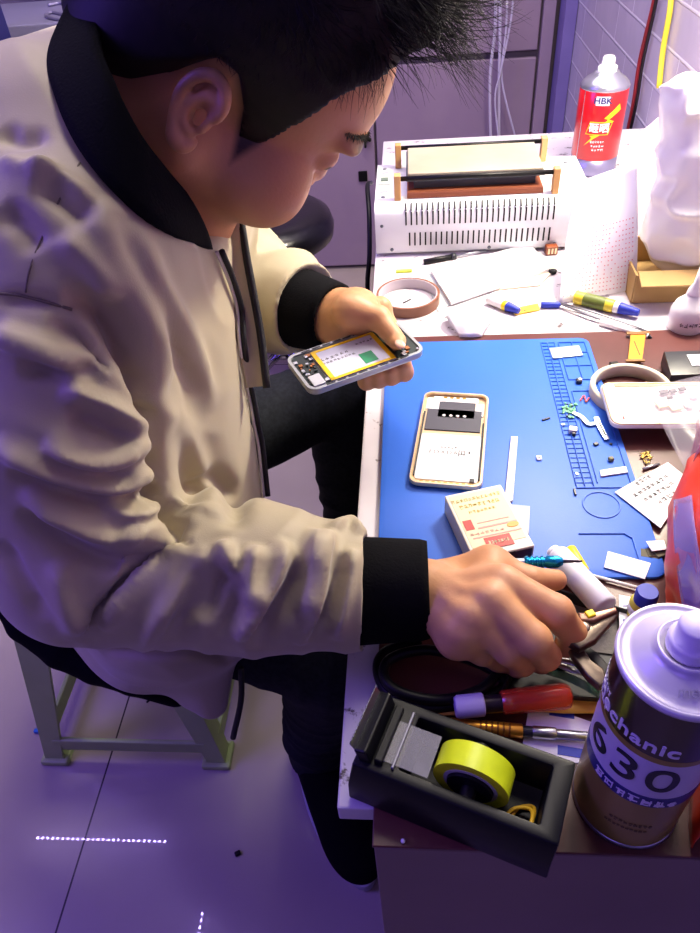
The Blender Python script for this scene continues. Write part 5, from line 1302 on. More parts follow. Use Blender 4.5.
# thin black driver in front of the machine
p, q = PZ(424, 262, TD+.004), PZ(478, 252, TD+.004); root = mk('black_driver', 'thin black driver lying against the front of the machine', 'tool')
tube_obj('handle', [p, p+(q-p)*.55], .0042, blk, root, n=10); tube_obj('shaft', [p+(q-p)*.55, q+(q-p)*.15], .0018, steel, root, n=8)
tube_obj('collar', [p+(q-p)*.50, p+(q-p)*.58], .0050, darkgrey, root, n=10)
# small brown connector right of the machine
v = PZ(551, 252, TD+.003); root = mk('terminal_block', 'small orange brown terminal block at the machine\'s front right foot', 'part', (v.x, v.y, TD), rz(.1))
bm = bmesh.new(); add_box(bm, (0, 0, .007), (.017, .012, .013), .001); lobj(root, bm, 'housing', mat('brown_bakelite', '7A3A16', .4)); bm = bmesh.new()
for k in range(3): add_box(bm, (-.005+k*.005, -.0062, .007), (.0026, .001, .008), .0002)
lobj(root, bm, 'terminals', gold)
bm = bmesh.new(); v = PZ(553, 271, TD+.004); Mx = Matrix.Translation((v.x, v.y, TD+.0026)); add_lathe(bm, [(0, -.0022), (.005, -.0016), (.006, .002), (.003, .0035), (0, .0036)], 14, Mx); tag(bm_obj('rubber_plug', bm, blk, smooth=True), 'small black rubber plug on the cream sheet edge', 'plug')
# ---- crumpled tissue
v = PZ(468, 322, TD+.01)
tag(sheet('crumpled_tissue', [[v+Vector(a) for a in ((-.030, .020, -.006), (-.010, .030, .006), (.015, .028, .004), (.034, .016, -.004))], [v+Vector(a) for a in ((-.028, .006, .004), (-.008, .010, .016), (.012, .006, .012), (.030, .0, .002))], [v+Vector(a) for a in ((-.022, -.010, .002), (-.006, -.012, .010), (.010, -.016, .012), (.022, -.012, -.002))], [v+Vector(a) for a in ((-.012, -.026, -.006), (-.002, -.030, -.004), (.008, -.030, -.004), (.016, -.026, -.006))]], mat('tissue_white', 'ECEAF0', .85), noise=.0035, seed=6, thick=.0006), 'crumpled white tissue on the stained desk above the blue mat', 'tissue')
# ---- glue tubes and pens
def marker(name, label, a_, b_, r_, parts, cat='pen', z=TD, group=None):
    p, q = PZ(*a_, z+r_), PZ(*b_, z+r_); root = mk(name, label, cat, (p.x, p.y, z), group=group); d = (q-p); L = d.length; R_ = frame3(d).to_4x4(); R_.translation = (0, 0, r_+.0003)
    for nm, t0, t1, r0, r1, m_ in parts:
        bm = bmesh.new(); x0, x1 = t0*L, t1*L; add_lathe(bm, [(0, x0), (r0*.9, x0), (r0, x0+min(.0008, (x1-x0)*.2)), (r1, x1-min(.0008, (x1-x0)*.2)), (r1*.9, x1), (0, x1)], 20, R_ @ Matrix.Rotation(pi/2, 4, 'Y')); lobj(root, bm, nm, m_, auto=40)
    return root
marker('glue_pen', 'white glue pen with blue cap beside the crumpled tissue', (488, 299), (519, 311), .0065, [('barrel', 0, .5, .0062, .0062, white), ('grip', .5, .62, .0066, .0066, yellow), ('cap', .62, 1, .0068, .0042, blueink)])
bm = bmesh.new(); root = mk('glue_label', 'crumpled yellow and red label strip between the two glue pens', 'label'); q = [PZ(x, y, TD+.003) for x, y in [(513, 308), (538, 303), (540, 309), (515, 314)]]; add_prism(bm, [(v.x, v.y) for v in q][::-1], TD+.0005, TD+.003, bev=.0004); lobj(root, bm, 'strip', mat('label_yellow', 'E8C23A', .5)); bm = bmesh.new(); glyphs(bm, q[0].x, q[0].x+.018, (q[0].y+q[3].y)/2, .006, 3, TD+.0032, seed=70); lobj(root, bm, 'print', redink)
marker('blue_pen_cap', 'plain blue pen cap left of the red printed sheet', (541, 305), (561, 305), .0042, [('cap', 0, .9, .0042, .0042, blueink), ('tip', .9, 1, .003, .002, blueink)], 'cap')
marker('glue_pen', 'yellow glue pen with blue cap lying in front of the printed sheet', (575, 297), (639, 313), .0085, [('barrel', 0, .62, .0085, .0085, mat('glue_yellow', 'D6C23C', .4)), ('band', .14, .5, .0087, .0087, mat('label_dark_green', '5E6A2A', .5)), ('neck', .62, .70, .0078, .0078, white), ('cap', .70, 1, .0076, .0045, blueink)])
# long silver tweezers
p, q = PZ(556, 302, TD+.006), PZ(646, 331, TD+.006); root = mk('tweezers', 'long silver tweezers crossing the stained desk near the yellow glue pen', 'tweezers'); d = (q-p).normalized(); n_ = Vector((-d.y, d.x, 0))
for s_ in (-1, 1): tube_obj('arm', [p+n_*s_*.0005, p+(q-p)*.4+n_*s_*.0050, p+(q-p)*.75+n_*s_*.0042, q+n_*s_*.0008], [.0014, .0026, .0024, .0010], mat('tweezer_grey', '77757E', .35, metal=.7), root, n=8, flat=.5)
marker('stylus_pen', 'white stylus pen with two dark rings ending at the orange flex cable', (600, 322), (652, 338), .0040, [('barrel', 0, .93, .004, .004, white), ('ring', .80, .84, .0042, .0042, darkgrey), ('ring', .87, .91, .0042, .0042, darkgrey), ('tip', .93, 1.0, .003, .001, darkgrey)])
# white squeeze bottle with thin nozzle
v = PZ(684, 318, TD+.015); root = mk('squeeze_bottle', 'white squeeze bottle with tapered nozzle at the right desk edge', 'bottle', (v.x+.004, v.y+.0, TD+.0003))
bm = bmesh.new(); add_lathe(bm, [(0, 0), (.019, 0), (.022, .003), (.022, .026), (.018, .036), (.010, .044), (.008, .050), (0, .050)], 32); lobj(root, bm, 'body', mat('bottle_white', 'EDEBF2', .35, alpha=.96), smooth=True)
bm = bmesh.new(); add_lathe(bm, [(.009, .049), (.008, .054), (.004, .062), (.0014, .088), (0, .088)], 18); lobj(root, bm, 'nozzle', mat('nozzle_white', 'F3F1F6', .4), smooth=True)
bm = bmesh.new(); glyphs(bm, -.016, .012, 0, .006, 5, 0, seed=77)
for vv in bm.verts: a = vv.co.x/.0222; R_ = .0222+.0002*(vv.co.z > 0); y0 = vv.co.y; vv.co = Vector((R_*sin(a), -R_*cos(a), y0))
bm.transform(Matrix.Translation((0, 0, .016))); lobj(root, bm, 'print', inkgrey)

# ================================================================== NEAR END OF THE DESK
# ---- solvent can 630
cx_, cy_ = .1395, .2185
root = mk('solvent_can', 'tall brown and white 630 solvent aerosol can at the near right desk corner', 'spray can', (cx_, cy_, TB), rz(0))
CR = .0335; canbrown = mat('can_dark_brown', '2A1614', .3, coat=.3); canwhite = mat('can_label_white', 'B9B2C8', .35); cangold = mat('can_olive_gold', '8E7A3C', .35, metal=.3); canblue = mat('can_blue', '20226A', .35); lil = mat('can_top_lilac', 'CDC8DC', .30, metal=.25)
def band(nm, z0, z1, m_, r_=CR, wave=0): 
    bm = bmesh.new(); add_lathe(bm, [(r_-.002, z0), (r_, z0), (r_, z1), (r_-.002, z1), (r_-.002, z0)], 64)
    if wave:
        for v in bm.verts:
            if abs(v.co.z-z1) < 1e-5: v.co.z += wave*sin(atan2(v.co.y, v.co.x)*1.0-.6)
    return lobj(root, bm, nm, m_, auto=40)
bm = bmesh.new(); add_lathe(bm, [(0, .0005), (CR-.002, .0005), (CR+.0008, .002), (CR, .005), (CR-.003, .005), (0, .004)], 56); lobj(root, bm, 'base_rim', siltop, smooth=True)
band('gold_band', .005, .064, cangold); band('blue_band', .064, .076, canblue, CR+.0002); band('label_band', .076, .116, canwhite); band('gold_line', .116, .121, cangold, CR+.0001); band('dark_band', .121, .164, canbrown)
bm = bmesh.new(); add_lathe(bm, [(CR-.001, .164), (CR+.0006, .165), (CR+.0014, .168), (CR+.0006, .1705), (CR-.0015, .170), (CR-.003, .1685), (.026, .173), (.019, .1765), (.0165, .179), (.0165, .1815), (.0150, .182), (.0140, .179), (.006, .1795), (0, .1795)], 64); lobj(root, bm, 'dome', lil, smooth=True)
bm = bmesh.new(); add_lathe(bm, [(.0120, .1795), (.0120, .186), (.0105, .188), (.0095, .188), (.0092, .1975), (.0080, .1995), (0, .1998)], 32); lobj(root, bm, 'nozzle', mat('nozzle_lilac', 'D6D0E6', .4), smooth=True)
tocam = Matrix.Rotation(radians(-14), 4, 'Z')
inkdark = mat('ink_violet_black', '17122A', .4); inkw = mat('ink_offwhite', 'CFC8DC', .4)
text_obj('number', '630', .0360, inkdark, root, tocam @ Matrix.Rotation(radians(-29), 4, 'Z') @ Matrix.Translation((0, 0, .0965)), depth=.0003, bend=CR+.0003, sx=1.12, space=1.05)
text_obj('lettering', 'mechanic', .0150, inkw, root, tocam @ Matrix.Rotation(radians(-43), 4, 'Z') @ Matrix.Translation((0, 0, .1305)), depth=.0003, bend=CR+.0003, sx=1.08, bold=.0002, space=1.05)
def bentglyph(x0, x1, zc_, h_, n_, seed, m_, rr=CR, nm='small_print', ang_=0):
    bm = bmesh.new(); glyphs(bm, x0, x1, 0, h_, n_, 0, seed=seed, dens=7)
    bmesh.ops.subdivide_edges(bm, edges=[e for e in bm.edges if abs(e.verts[0].co.x-e.verts[1].co.x) > .003], cuts=2)
    for v in bm.verts: a = v.co.x/rr; R_ = rr+.0002+.0003*(v.co.z > 0); y0 = v.co.y; v.co = Vector((R_*sin(a), -R_*cos(a), y0))
    bm.transform(tocam @ Matrix.Rotation(radians(ang_), 4, 'Z') @ Matrix.Translation((0, 0, zc_))); return lobj(root, bm, nm, m_)
bentglyph(-.028, .024, .070, .0075, 7, 81, inkw, CR+.0004, ang_=-8)
bentglyph(-.010, .016, .036, .0035, 9, 82, mat('ink_olive', '5E5028', .5), ang_=-8); bentglyph(-.012, .014, .029, .003, 10, 83, mat('ink_olive', '5E5028', .5), ang_=-8)
bentglyph(-.020, .004, .125, .004, 9, 84, inkw, ang_=-75); bentglyph(-.020, .004, .138, .004, 9, 85, inkw, ang_=-75); bentglyph(-.018, .006, .112, .004, 8, 86, inkdark, ang_=-100)
bentglyph(-.004, .012, .128, .005, 4, 87, inkw, ang_=40)
text_obj('top_lettering', 'mechanic', .0085, mat('ink_lilac', '8A84A4', .4), root, Matrix.Translation((.004, -.0235, .1752)) @ Matrix.Rotation(.30, 4, 'X'), depth=.0001, shear=.3)
# ---- tape dispenser
r0 = Vector((-.048, .2125, 0)); r1 = Vector((.078, .166, 0)); ex = (r1-r0).normalized(); L_ = (r1-r0).length; ang = atan2(ex.y, ex.x)
root = mk('tape_dispenser', 'black desktop tape dispenser with a yellow tape roll at the near desk edge', 'tape dispenser', (r0.x, r0.y, TB), rz(ang)); 
L_ = .137; Wd = .056; H1, H2 = .046, .046
dpl = mat('dispenser_black', '080910', .42, col2='0A0B11', scale=40, mix=.3, spec=.25)
b = bmesh.new()   # tapered body, wider foot, open well
def ring(x0, x1, y0, y1, z): return [b.verts.new(p) for p in ((x0, y0, z), (x1, y0, z), (x1, y1, z), (x0, y1, z))]
R0 = ring(0, L_, 0, Wd+.006, 0); R1_ = ring(.0, L_, .001, Wd+.005, .018); R2_ = ring(.004, L_+.001, .004, Wd+.003, H1); R3_ = ring(.034, L_-.012, .012, Wd-.005, H1); R4_ = ring(.036, L_-.014, .014, Wd-.007, .012)
for A_, B_ in ((R0, R1_), (R1_, R2_), (R2_, R3_), (R3_, R4_)):
    for i in range(4): b.faces.new((A_[i], A_[(i+1) % 4], B_[(i+1) % 4], B_[i]))
b.faces.new(R0[::-1]); b.faces.new(R4_); bmesh.ops.recalc_face_normals(b, faces=b.faces[:])
bmesh.ops.bevel(b, geom=[e for e in b.edges], offset=.0014, segments=2, profile=.5, affect='EDGES'); bm = bmesh.new(); join(bm, b); lobj(root, bm, 'body', dpl, auto=35)
bm = bmesh.new(); add_box(bm, (.010, Wd/2+.003, H1+.006), (.009, Wd-.010, .014), .0015, R=ry(-.25)); add_box(bm, (.020, Wd/2+.003, H1+.002), (.006, Wd-.014, .006), .001); lobj(root, bm, 'head', dpl)
bm = bmesh.new(); add_box(bm, (.0035, Wd/2+.003, H1+.013), (.0010, Wd-.012, .008), 0, R=ry(-.5))
for k in range(17): add_prism(bm, [(0, 0), (.0024, 0), (.0012, .0022)], -.0003, .0003, M=Matrix.Translation((.0018, .009+k*.0027, H1+.0165)) @ Matrix.Rotation(pi/2, 4, 'Z') @ Matrix.Rotation(pi/2, 4, 'X'))
lobj(root, bm, 'cutting_blade', steel)
bm = bmesh.new(); add_box(bm, (.030, Wd/2+.003, H1+.0015), (.0020, Wd-.014, .003), .0006); lobj(root, bm, 'guide_bar', mat('worn_edge', '6E6E78', .35, metal=.4))
# tape strip running to the blade, worn clear
bm = bmesh.new(); add_box(bm, (.038, Wd/2, H1+.0012), (.030, .030, .0006), .0001, R=ry(.03)); lobj(root, bm, 'tape_strip', mat('tape_clear', 'C6C6D0', .3, alpha=.14))
TC = Matrix.Translation((.079, Wd/2+.002, .040)) @ Matrix.Rotation(pi/2, 4, 'X')
tr_ = empty('tape_roll', (0, 0, 0)); tr_.parent = root
bm = bmesh.new(); add_lathe(bm, [(.0250, -.0085), (.0250, .0085), (.0180, .0085), (.0180, -.0085), (.0250, -.0085)], 56, TC); lobj(tr_, bm, 'yellow_tape', mat('lime_yellow_tape', 'CDE01E', .35, col2='C0D41A', scale=60), auto=40)
bm = bmesh.new(); add_lathe(bm, [(.0179, -.0088), (.0179, .0088), (.0155, .0088), (.0155, -.0088), (.0179, -.0088)], 48, TC); lobj(tr_, bm, 'core', mat('tape_core', 'A9AA98', .4), auto=40)
bm = bmesh.new(); add_lathe(bm, [(0, -.011), (.0150, -.011), (.0150, .011), (0, .011)], 40, TC); add_lathe(bm, [(0, -.020), (.005, -.020), (.005, .020), (0, .020)], 20, TC); lobj(root, bm, 'hub', blk, auto=40)
yb = empty('rubber_band', label='yellow rubber band looped in the well of the tape dispenser', cat='rubber band')
Mr = Matrix.Translation(r0+Vector((0, 0, TB))) @ Matrix.Rotation(ang, 4, 'Z')
tube_obj('loop', [Mr @ Vector(p) for p in smooth_path([(.108, .020, .0145), (.118, .016, .016), (.1205, .024, .020), (.119, .034, .016), (.110, .030, .0145)], 6, True)], .0013, mat('band_yellow', 'D8A81E', .5), yb, n=8, closed=True)
tube_obj('loop', [Mr @ Vector(p) for p in smooth_path([(.104, .018, .017), (.116, .012+.004, .020), (.120, .020, .025), (.118, .030, .020), (.108, .028, .017)], 6, True)], .0013, mat('band_yellow2', 'E2B428', .5), yb, n=8, closed=True)

# ---- tools between dispenser and hand
zt = TB
root = marker('gold_screwdriver', 'gold precision screwdriver with knurled grip behind the tape dispenser', (424, 723), (590, 737), .0052, [('tip_shaft', 0, .16, .0012, .0030, mat('pale_gold', 'E8C890', .3, metal=.7)), ('grip', .16, .60, .0052, .0052, mat('bright_gold', 'E0A23A', .28, metal=.8)), ('collar', .60, .66, .0040, .0040, darkgrey), ('chrome_collar', .66, .80, .0046, .0046, steel), ('cap', .80, 1.0, .0036, .0034, steel)], 'screwdriver', z=TB+.001)
bm = bmesh.new(); p, q = PZ(424, 723, TB+.006), PZ(590, 737, TB+.006); d = q-p; R_ = frame3(d).to_4x4(); R_.translation = (0, 0, .0055)
for k in range(6): add_lathe(bm, [(.0050, d.length*(.34+k*.035)), (.0055, d.length*(.34+k*.035)), (.0055, d.length*(.352+k*.035)), (.0050, d.length*(.352+k*.035))], 20, R_ @ Matrix.Rotation(pi/2, 4, 'Y'))
lobj(root, bm, 'grip_rings', mat('dark_gold', '8A5A1E', .4, metal=.6))
# wooden pry stick under the red one
p, q = PZ(396, 710, TB+.004), PZ(600, 705, TB+.004); d = q-p
root = mk('pry_stick', 'yellow plastic pry stick lying under the red transparent screwdriver', 'tool')
V = smooth_path([p, p+d*.06, p+d*.2, p+d*.45, p+d*.62, p+d*.78, p+d*.95, q], 5); rr_ = np.interp(np.linspace(0, 1, len(V)), [0, .08, .25, .5, .62, .75, .9, 1], [.0010, .0042, .0060, .0042, .0040, .0062, .0068, .0050])
tube_obj('stick', V, rr_, mat('amber_plastic', 'D8A83E', .35), root, n=12, flat=.32, up=(0, 0, 1))
# red transparent handled driver with white cap
p, q = PZ(455, 708, TB+.016), PZ(570, 696, TB+.016); root = mk('red_screwdriver', 'transparent red handled screwdriver with white end cap near the hand', 'screwdriver', (p.x, p.y, TB+.0025)); d = q-p; L = d.length; R_ = frame3(d).to_4x4(); R_.translation = (0, 0, .0145); RY = R_ @ Matrix.Rotation(pi/2, 4, 'Y')
bm = bmesh.new(); add_lathe(bm, [(0, 0), (.0070, 0), (.0085, .002), (.0085, L*.24), (.0075, L*.25), (0, L*.25)], 24, RY); lobj(root, bm, 'end_cap', mat('cap_lilac', 'C9BEE6', .4), smooth=False, auto=40)
bm = bmesh.new(); add_lathe(bm, [(0, L*.25), (.0062, L*.25), (.0062, L*.52), (0, L*.52)], 20, RY); lobj(root, bm, 'ferrule', mat('ferrule_dark', '3A3038', .35, metal=.5), auto=40)
bm = bmesh.new(); add_lathe(bm, [(.0063, L*.40), (.0066, L*.40), (.0066, L*.50), (.0063, L*.50)], 20, RY); lobj(root, bm, 'silver_band', steel)
bm = bmesh.new(); hx6 = []
b = bmesh.new(); rows = []
for t, r_ in ((.40, .0072), (.42, .0086), (.60, .0092), (.93, .0096), (.98, .0088), (1.0, .0070)):
    rows.append([b.verts.new((L*t, r_*cos(2*pi*k/16)*(1+.05*cos(2*pi*k/16*4)), r_*sin(2*pi*k/16)*(1+.05*cos(2*pi*k/16*4)))) for k in range(16)])
for A_, B_ in zip(rows, rows[1:]):
    for i in range(16): b.faces.new((A_[i], A_[(i+1) % 16], B_[(i+1) % 16], B_[i]))
b.faces.new(rows[0][::-1]); b.faces.new(rows[-1]); b.transform(R_); bmesh.ops.recalc_face_normals(b, faces=b.faces[:]); join(bm, b); lobj(root, bm, 'handle', mat('red_clear_plastic', 'EE4A2C', .15, alpha=.55, spec=.7), auto=50)
# paper with blue print under
root = mk('printed_card', 'white and blue printed card under the gold screwdriver', 'card')
quad_slab(root, 'card', [(520, 760), (580, 763), (592, 722), (530, 700)], TB+.0002, .0006, whitep)
bm = bmesh.new(); v = PZ(572, 752, TB+.001); w_ = PZ(560, 735, TB+.001); add_box(bm, (v.x, v.y, TB+.0011), (.020, .007, .0003), R=rz(-.15)); lobj(root, bm, 'blue_print', blueink); bm = bmesh.new(); add_box(bm, (w_.x+.004, w_.y+.018, TB+.0011), (.018, .008, .0003), R=rz(-.15)); lobj(root, bm, 'blue_print', blueink)
# black cable coil
tag(tube_obj('black_cable_coil', smooth_path([PZ(x, y, TB+.006+dz) for x, y, dz in [(420, 640, 0), (385, 652, 0), (378, 672, 0), (392, 696, 0), (430, 708, 0), (475, 700, 0), (505, 684, .001), (480, 664, .005), (430, 650, .008), (392, 658, .009), (384, 676, .008), (400, 692, .008), (440, 700, .008), (480, 690, .009), (500, 672, .006), (520, 668, 0)]], 8), .0042, blk), 'black cable coiled on the board below the man\'s wrist', 'cable')
# ---- dark tray of tools
trm = mat('tray_black', '15141A', .5); q = [PZ(x, y, TB+.012) for x, y in [(500, 693), (607, 700), (636, 612), (545, 585)]]
root = mk('tool_tray', 'shallow black tray holding hand tools beneath the gripping hand', 'tray')
pts = [(v.x, v.y) for v in q]; cxm = sum(p[0] for p in pts)/4; cym = sum(p[1] for p in pts)/4; b = bmesh.new()
sc_ = lambda k, z: [b.verts.new((cxm+(x-cxm)*k, cym+(y-cym)*k, z)) for x, y in pts]
RR = [sc_(.94, TB+.0003), sc_(1.0, TB+.013), sc_(.965, TB+.013), sc_(.91, TB+.002)]
for A_, B_ in zip(RR, RR[1:]):
    for i in range(4): b.faces.new((A_[i], A_[(i+1) % 4], B_[(i+1) % 4], B_[i]))
b.faces.new(RR[0][::-1]); b.faces.new(RR[-1]); bmesh.ops.recalc_face_normals(b, faces=b.faces[:]); bmesh.ops.bevel(b, geom=b.edges[:], offset=.0006, segments=1, affect='EDGES'); bm = bmesh.new(); join(bm, b); lobj(root, bm, 'tray', trm)
TZ = TB+.0022
bm = bmesh.new(); v = PZ(590, 660, TZ); w_ = PZ(596, 600, TZ); add_box(bm, ((v.x+w_.x)/2, (v.y+w_.y)/2, TZ+.0006), (.038, .045, .0010), .0002, R=rz(-.15)); o = bm_obj('grey_cloth', bm, mat('grey_felt', '6E6A68', .9, bump=.4, bscale=300)); tag(o, 'grey cloth patch lining the black tool tray', 'cloth')
# diagonal cutters
gm = mat('gunmetal', '4A423E', .35, col2='6A5D50', scale=50, metal=.75)
root = mk('side_cutters', 'worn dark steel cutters gripped in the fingertips of the right hand', 'cutters')
z5 = .797
J = PZ(583, 630, z5)
def plate(name, pts, z, t, m_, rt=root):
    P_2 = [PZ(x, y, z) for x, y in pts]; s_ = sum((P_2[i].x*P_2[(i+1) % len(P_2)].y-P_2[(i+1) % len(P_2)].x*P_2[i].y) for i in range(len(P_2))); pp = [(v.x, v.y) for v in P_2]
    if s_ < 0: pp = pp[::-1]
    bm = bmesh.new(); add_prism(bm, pp, z-t, z, bev=min(t*.3, .0014)); return lobj(rt, bm, name, m_, auto=50)
plate('jaw', [(566, 618), (580, 616), (594, 622), (618, 610), (618, 616), (596, 640), (580, 648), (566, 640)], z5+.004, .008, gm)
plate('jaw', [(578, 612), (592, 612), (616, 606), (618, 611), (594, 621), (580, 620)], z5+.007, .006, mat('copper_steel', '8A6A5A', .35, metal=.7))
plate('handle', [(566, 640), (582, 646), (592, 660), (604, 668), (608, 682), (600, 686), (588, 676), (574, 658)], z5-.006, .008, gm)
plate('handle', [(580, 640), (598, 652), (608, 664), (611, 678), (606, 682), (596, 664), (582, 652)], z5-.014, .007, mat('black_grip', '141216', .5))
bm = bmesh.new(); add_lathe(bm, [(0, -.008), (.0045, -.008), (.0045, .0050), (.0036, .0058), (0, .0058)], 20, Matrix.Translation(J)); lobj(root, bm, 'pivot', mat('pivot_steel', '8A8078', .35, metal=.8), smooth=True)
bm = bmesh.new(); v = PZ(590, 615, z5+.006); add_box(bm, v, (.007, .006, .006), .001, R=rz(.4)); lobj(root, bm, 'yellow_stop', yellow)
# white tube
p, q = PZ(556, 554, TB+.016), PZ(606, 608, TB+.019); root = mk('white_tube', 'white cylindrical tube resting across the mat edge behind the cutters', 'tube'); d = q-p
bm = bmesh.new(); R_ = frame3(d).to_4x4(); R_.translation = p; add_lathe(bm, [(0, 0), (.0080, 0), (.0102, .002), (.0110, .004), (.0112, d.length-.002), (.0095, d.length), (0, d.length)], 28, R_ @ Matrix.Rotation(pi/2, 4, 'Y')); lobj(root, bm, 'body', mat('tube_white', 'E2DFEA', .35), smooth=True)
bm = bmesh.new(); add_lathe(bm, [(0, -.005), (.006, -.005), (.0070, 0), (0, 0)], 20, R_ @ Matrix.Rotation(pi/2, 4, 'Y')); lobj(root, bm, 'end_plug', mat('plug_white', 'F0EEF4', .4), smooth=True)
marker('yellow_glue_stick', 'yellow plastic stick tucked behind the white tube', (570, 549), (584, 572), .0055, [('barrel', 0, 1, .0052, .0052, yellow)], 'stick', z=MT)
# blue driver
p, q = PZ(500, 563, .787), PZ(583, 561, .793); root = mk('blue_screwdriver', 'metallic blue precision screwdriver under the thumb pointing right', 'screwdriver'); d = q-p; L = d.length; R_ = frame3(d).to_4x4(); R_.translation = p; RY = R_ @ Matrix.Rotation(pi/2, 4, 'Y')
tl_ = mat('anodised_teal', '1E9AC8', .25, metal=.8)
bm = bmesh.new(); add_lathe(bm, [(0, -.012), (.0036, -.012), (.0036, L*.30), (0, L*.30)], 18, RY); lobj(root, bm, 'rear_barrel', mat('pale_barrel', 'B9C0DA', .3, metal=.5), auto=40)
prof = [(0, L*.30), (.0046, L*.30)]
for k in range(4): prof += [(.0054, L*(.32+k*.06)), (.0054, L*(.345+k*.06)), (.0042, L*(.355+k*.06)), (.0042, L*(.37+k*.06))]
prof += [(.0052, L*.57), (.0050, L*.70), (.0030, L*.76), (0, L*.76)]
bm = bmesh.new(); add_lathe(bm, prof, 22, RY); lobj(root, bm, 'grip', tl_, auto=40)
bm = bmesh.new(); add_lathe(bm, [(0, L*.76), (.0014, L*.76), (.0012, L*.97), (.0003, L*1.0), (0, L)], 12, RY); lobj(root, bm, 'shaft', mat('shaft_dark', '4E4248', .3, metal=.8), smooth=True)
# knurled gold driver between the fingers, steel rule, green rag edge, white sheet
marker('brass_driver', 'brass knurled driver glimpsed between the index and middle fingers', (521, 610), (540, 632), .0045, [('grip', 0, 1, .0045, .0045, mat('brass_bright', 'D8A848', .3, metal=.8))], 'screwdriver', z=TZ+.002)
p, q = PZ(536, 655, TB+.016), PZ(607, 678, TB+.016); root = mk('steel_tweezers', 'thin steel tweezers lying along the near rim of the tool tray', 'tweezers'); d = (q-p).normalized(); n_ = Vector((-d.y, d.x, 0))
for s_ in (-1, 1): tube_obj('arm', [p+n_*s_*.0004, (p+q)/2+n_*s_*.0032, q+n_*s_*.0022], [.0014, .0024, .0016], steel, root, n=8, flat=.5)
tag(sheet('green_wrapper', [[PZ(548, 668, TB+.010), PZ(575, 676, TB+.016), PZ(600, 690, TB+.012)], [PZ(545, 674, TB+.012), PZ(572, 684, TB+.015), PZ(598, 698, TB+.014)]], mat('green_film', '3E7A5A', .25, alpha=.75), noise=.001), 'crinkled green wrapper below the steel tweezers in the tray', 'wrapper')
bm = bmesh.new(); v = PZ(553, 662, TZ+.004); add_box(bm, (v.x, v.y+.004, TZ+.003), (.024, .010, .0024), .0004, R=rz(-.5)); tag(bm_obj('white_card', bm, whitep), 'small white card wedged between fingertips and tweezers in the tray', 'card')
# blue capped bottle and white label strip by the can
root = mk('glue_bottle', 'small yellow bottle with dark blue cap standing behind the solvent can', 'bottle', (PZ(643, 606, TB+.02).x, PZ(643, 606, TB+.02).y, TB+.0003))
bm = bmesh.new(); add_lathe(bm, [(0, 0), (.0100, 0), (.0108, .002), (.0108, .024), (.0090, .027), (0, .027)], 26); lobj(root, bm, 'body', mat('bottle_yellow', 'D8CC4A', .35), auto=45)
bm = bmesh.new(); add_lathe(bm, [(.0088, .027), (.0088, .037), (.0078, .039), (0, .039)], 26); lobj(root, bm, 'cap', blueink, auto=45)
bm = bmesh.new(); add_lathe(bm, [(.0110, .014), (.0111, .014), (.0111, .022), (.0110, .022)], 26); lobj(root, bm, 'label', whitep)
root = mk('label_strip', 'upright white strip with blue characters between the cutters and the solvent can', 'label')
q = [PZ(x, y, TB+.010) for x, y in [(619, 594), (634, 597), (632, 660), (620, 660)]]; bm = bmesh.new(); s_ = [(v.x, v.y) for v in q]; add_prism(bm, s_[::-1], TB+.008, TB+.0095, bev=.0003); lobj(root, bm, 'strip', whitep)
bm = bmesh.new()
for k in range(4): v = PZ(626.5, 606+k*14, TB+.0096); add_box(bm, (v.x, v.y, TB+.0097), (.006, .0010, .0002)); add_box(bm, (v.x, v.y-.003, TB+.0097), (.005, .0010, .0002)); add_box(bm, (v.x+.001, v.y-.0015, TB+.0097), (.0010, .005, .0002))
lobj(root, bm, 'characters', blueink)
# small white crumb on the board edge
bm = bmesh.new(); v = PZ(403, 843, TB); bmesh.ops.create_icosphere(bm, subdivisions=2, radius=.0016, matrix=Matrix.Translation((v.x, .1845, TB+.0016))); tag(bm_obj('crumb', bm, white, smooth=True), 'tiny white crumb at the near edge of the brown board', 'crumb')
# dark debris on floor
bm = bmesh.new(); v = PZ(238, 854, 0); add_box(bm, (v.x, v.y, .003), (.010, .008, .006), .002, R=rz(.5)); tag(bm_obj('screw_nut', bm, blk), 'small dark nut lying alone on the tiled floor', 'nut')
bm = bmesh.new(); v = PZ(150, 700, 0); add_box(bm, (v.x, v.y, .0012), (.016, .004, .0022), .0008, R=rz(.9)); tag(bm_obj('dirt_crumb', bm, blk), 'dark sliver of dirt on the floor under the green stool', 'crumb')
tag(bm_obj('plastic_chip', (lambda m_: (add_box(m_, (PZ(38, 732, 0).x, PZ(38, 732, 0).y, .004), (.012, .008, .008), .002), m_)[1])(bmesh.new()), mat('cyan_cap', '1E78C8', .4)), 'tiny blue plastic bit beside the stool\'s left foot', 'bit')
# ================================================================== LIGHT
def area(name, loc, tgt, size, power, col, sy=None, glossy=True):
    l = bpy.data.lights.new(name, 'AREA'); l.energy = power; l.color = lin(col)[:3]; l.size = size
    if sy: l.shape = 'RECTANGLE'; l.size_y = sy
    o = bpy.data.objects.new(name, l); COL.objects.link(o); o.location = loc
    o.rotation_euler = (Vector(tgt)-Vector(loc)).to_track_quat('-Z', 'Y').to_euler(); return o
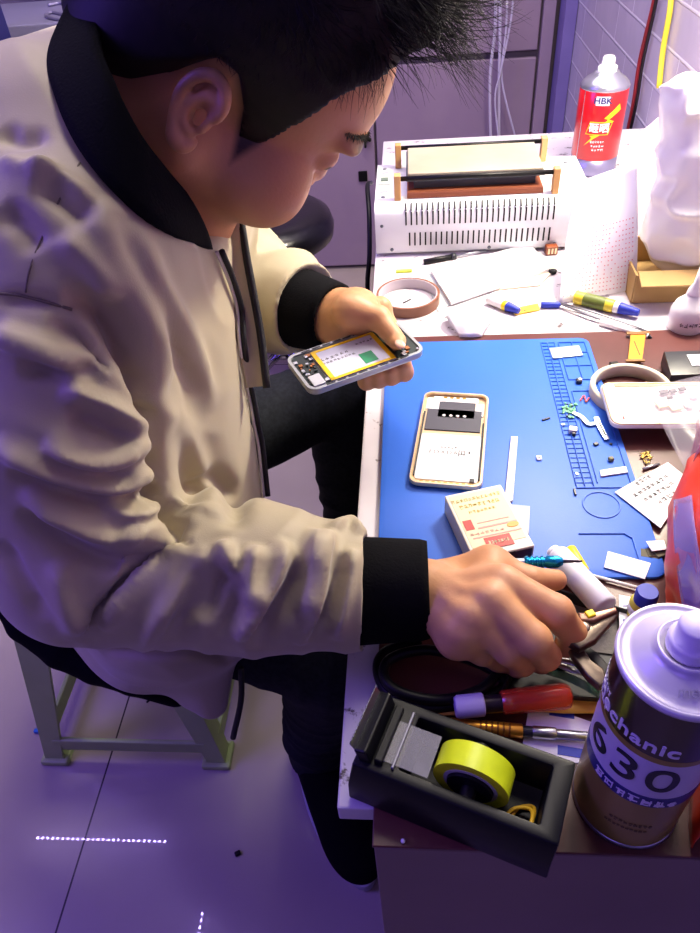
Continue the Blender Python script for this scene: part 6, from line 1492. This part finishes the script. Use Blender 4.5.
# LED strips on the ceiling, mirrored by the polished floor
def led(name, a, b, n, label):
    root = mk(name, label, 'light strip'); a = Vector(a); b = Vector(b); tube_obj('channel', [a+Vector((0, 0, .012)), b+Vector((0, 0, .012))], .010, white, root, n=6)
    bm = bmesh.new()
    for k in range(n):
        p = a+(b-a)*(k+.5)/n; add_box(bm, p, (.010, .010, .006))
    lobj(root, bm, 'leds', mat('led_glow', 'FFFFFF', .5, emit='B9A2FF', estr=150))
led('led_strip', (-2.00, 1.36, 2.6), (-1.29, 1.365, 2.6), 26, 'violet LED strip running across the ceiling, mirrored in the floor')
led('led_strip', (-1.037, 1.09, 2.6), (-1.036, .35, 2.6), 26, 'violet LED strip running lengthwise on the ceiling toward the shop front')
area('desk_lamp_light', (.38, 1.02, 1.32), (.22, .85, .75), .30, 11.5, 'FFF4DC', .08)
pl = bpy.data.lights.new('lamp_bulb_light', 'POINT'); pl.energy = 8.5; pl.color = lin('FFF2D8')[:3]; pl.shadow_soft_size = .05
po = bpy.data.objects.new('lamp_bulb_light', pl); COL.objects.link(po); po.location = (.37, .98, 1.34)
area('ceiling_light', (.15, 1.2, 2.55), (-.05, .8, .8), .8, 26, 'FBF1E2')
area('rear_fill_light', (-.3, 1.7, 2.55), (-.2, 2.3, .5), .8, 26, 'F2E2EE')  # added fill that brightens the cabinet, no known lamp of the room
area('neon_light', (-1.7, .25, 1.9), (-.35, .5, .8), .8, 24, '7A58FF')
area('shopfront_light', (-.5, -1.2, 1.5), (-.2, .5, .6), .8, 3, '8A70E8')
w = bpy.data.worlds.new('world'); sc.world = w; w.use_nodes = True
w.node_tree.nodes['Background'].inputs[0].default_value = lin('6A5AB0'); w.node_tree.nodes['Background'].inputs[1].default_value = .17
sc.view_settings.view_transform = 'Standard'; sc.view_settings.look = 'None'; sc.view_settings.gamma = 1; sc.view_settings.exposure = 0
sc.view_settings.use_curve_mapping = False
# every root Empty sits at the base of its thing
bpy.context.view_layer.update()
def tree(o):
    out = []
    for c in o.children: out.append(c); out += tree(c)
    return out
for o in [x for x in sc.objects if x.parent is None and x.type == 'EMPTY' and x.matrix_world.translation.length < 1e-6]:
    cs = [c for c in tree(o) if c.type == 'MESH']
    if not cs: continue
    pts = [c.matrix_world @ Vector(b) for c in cs for b in c.bound_box]
    base = Vector(((min(p.x for p in pts)+max(p.x for p in pts))/2, (min(p.y for p in pts)+max(p.y for p in pts))/2, min(p.z for p in pts)))
    for c in o.children: c.matrix_parent_inverse = Matrix.Translation(-base)
    o.location = base
bpy.context.view_layer.update()
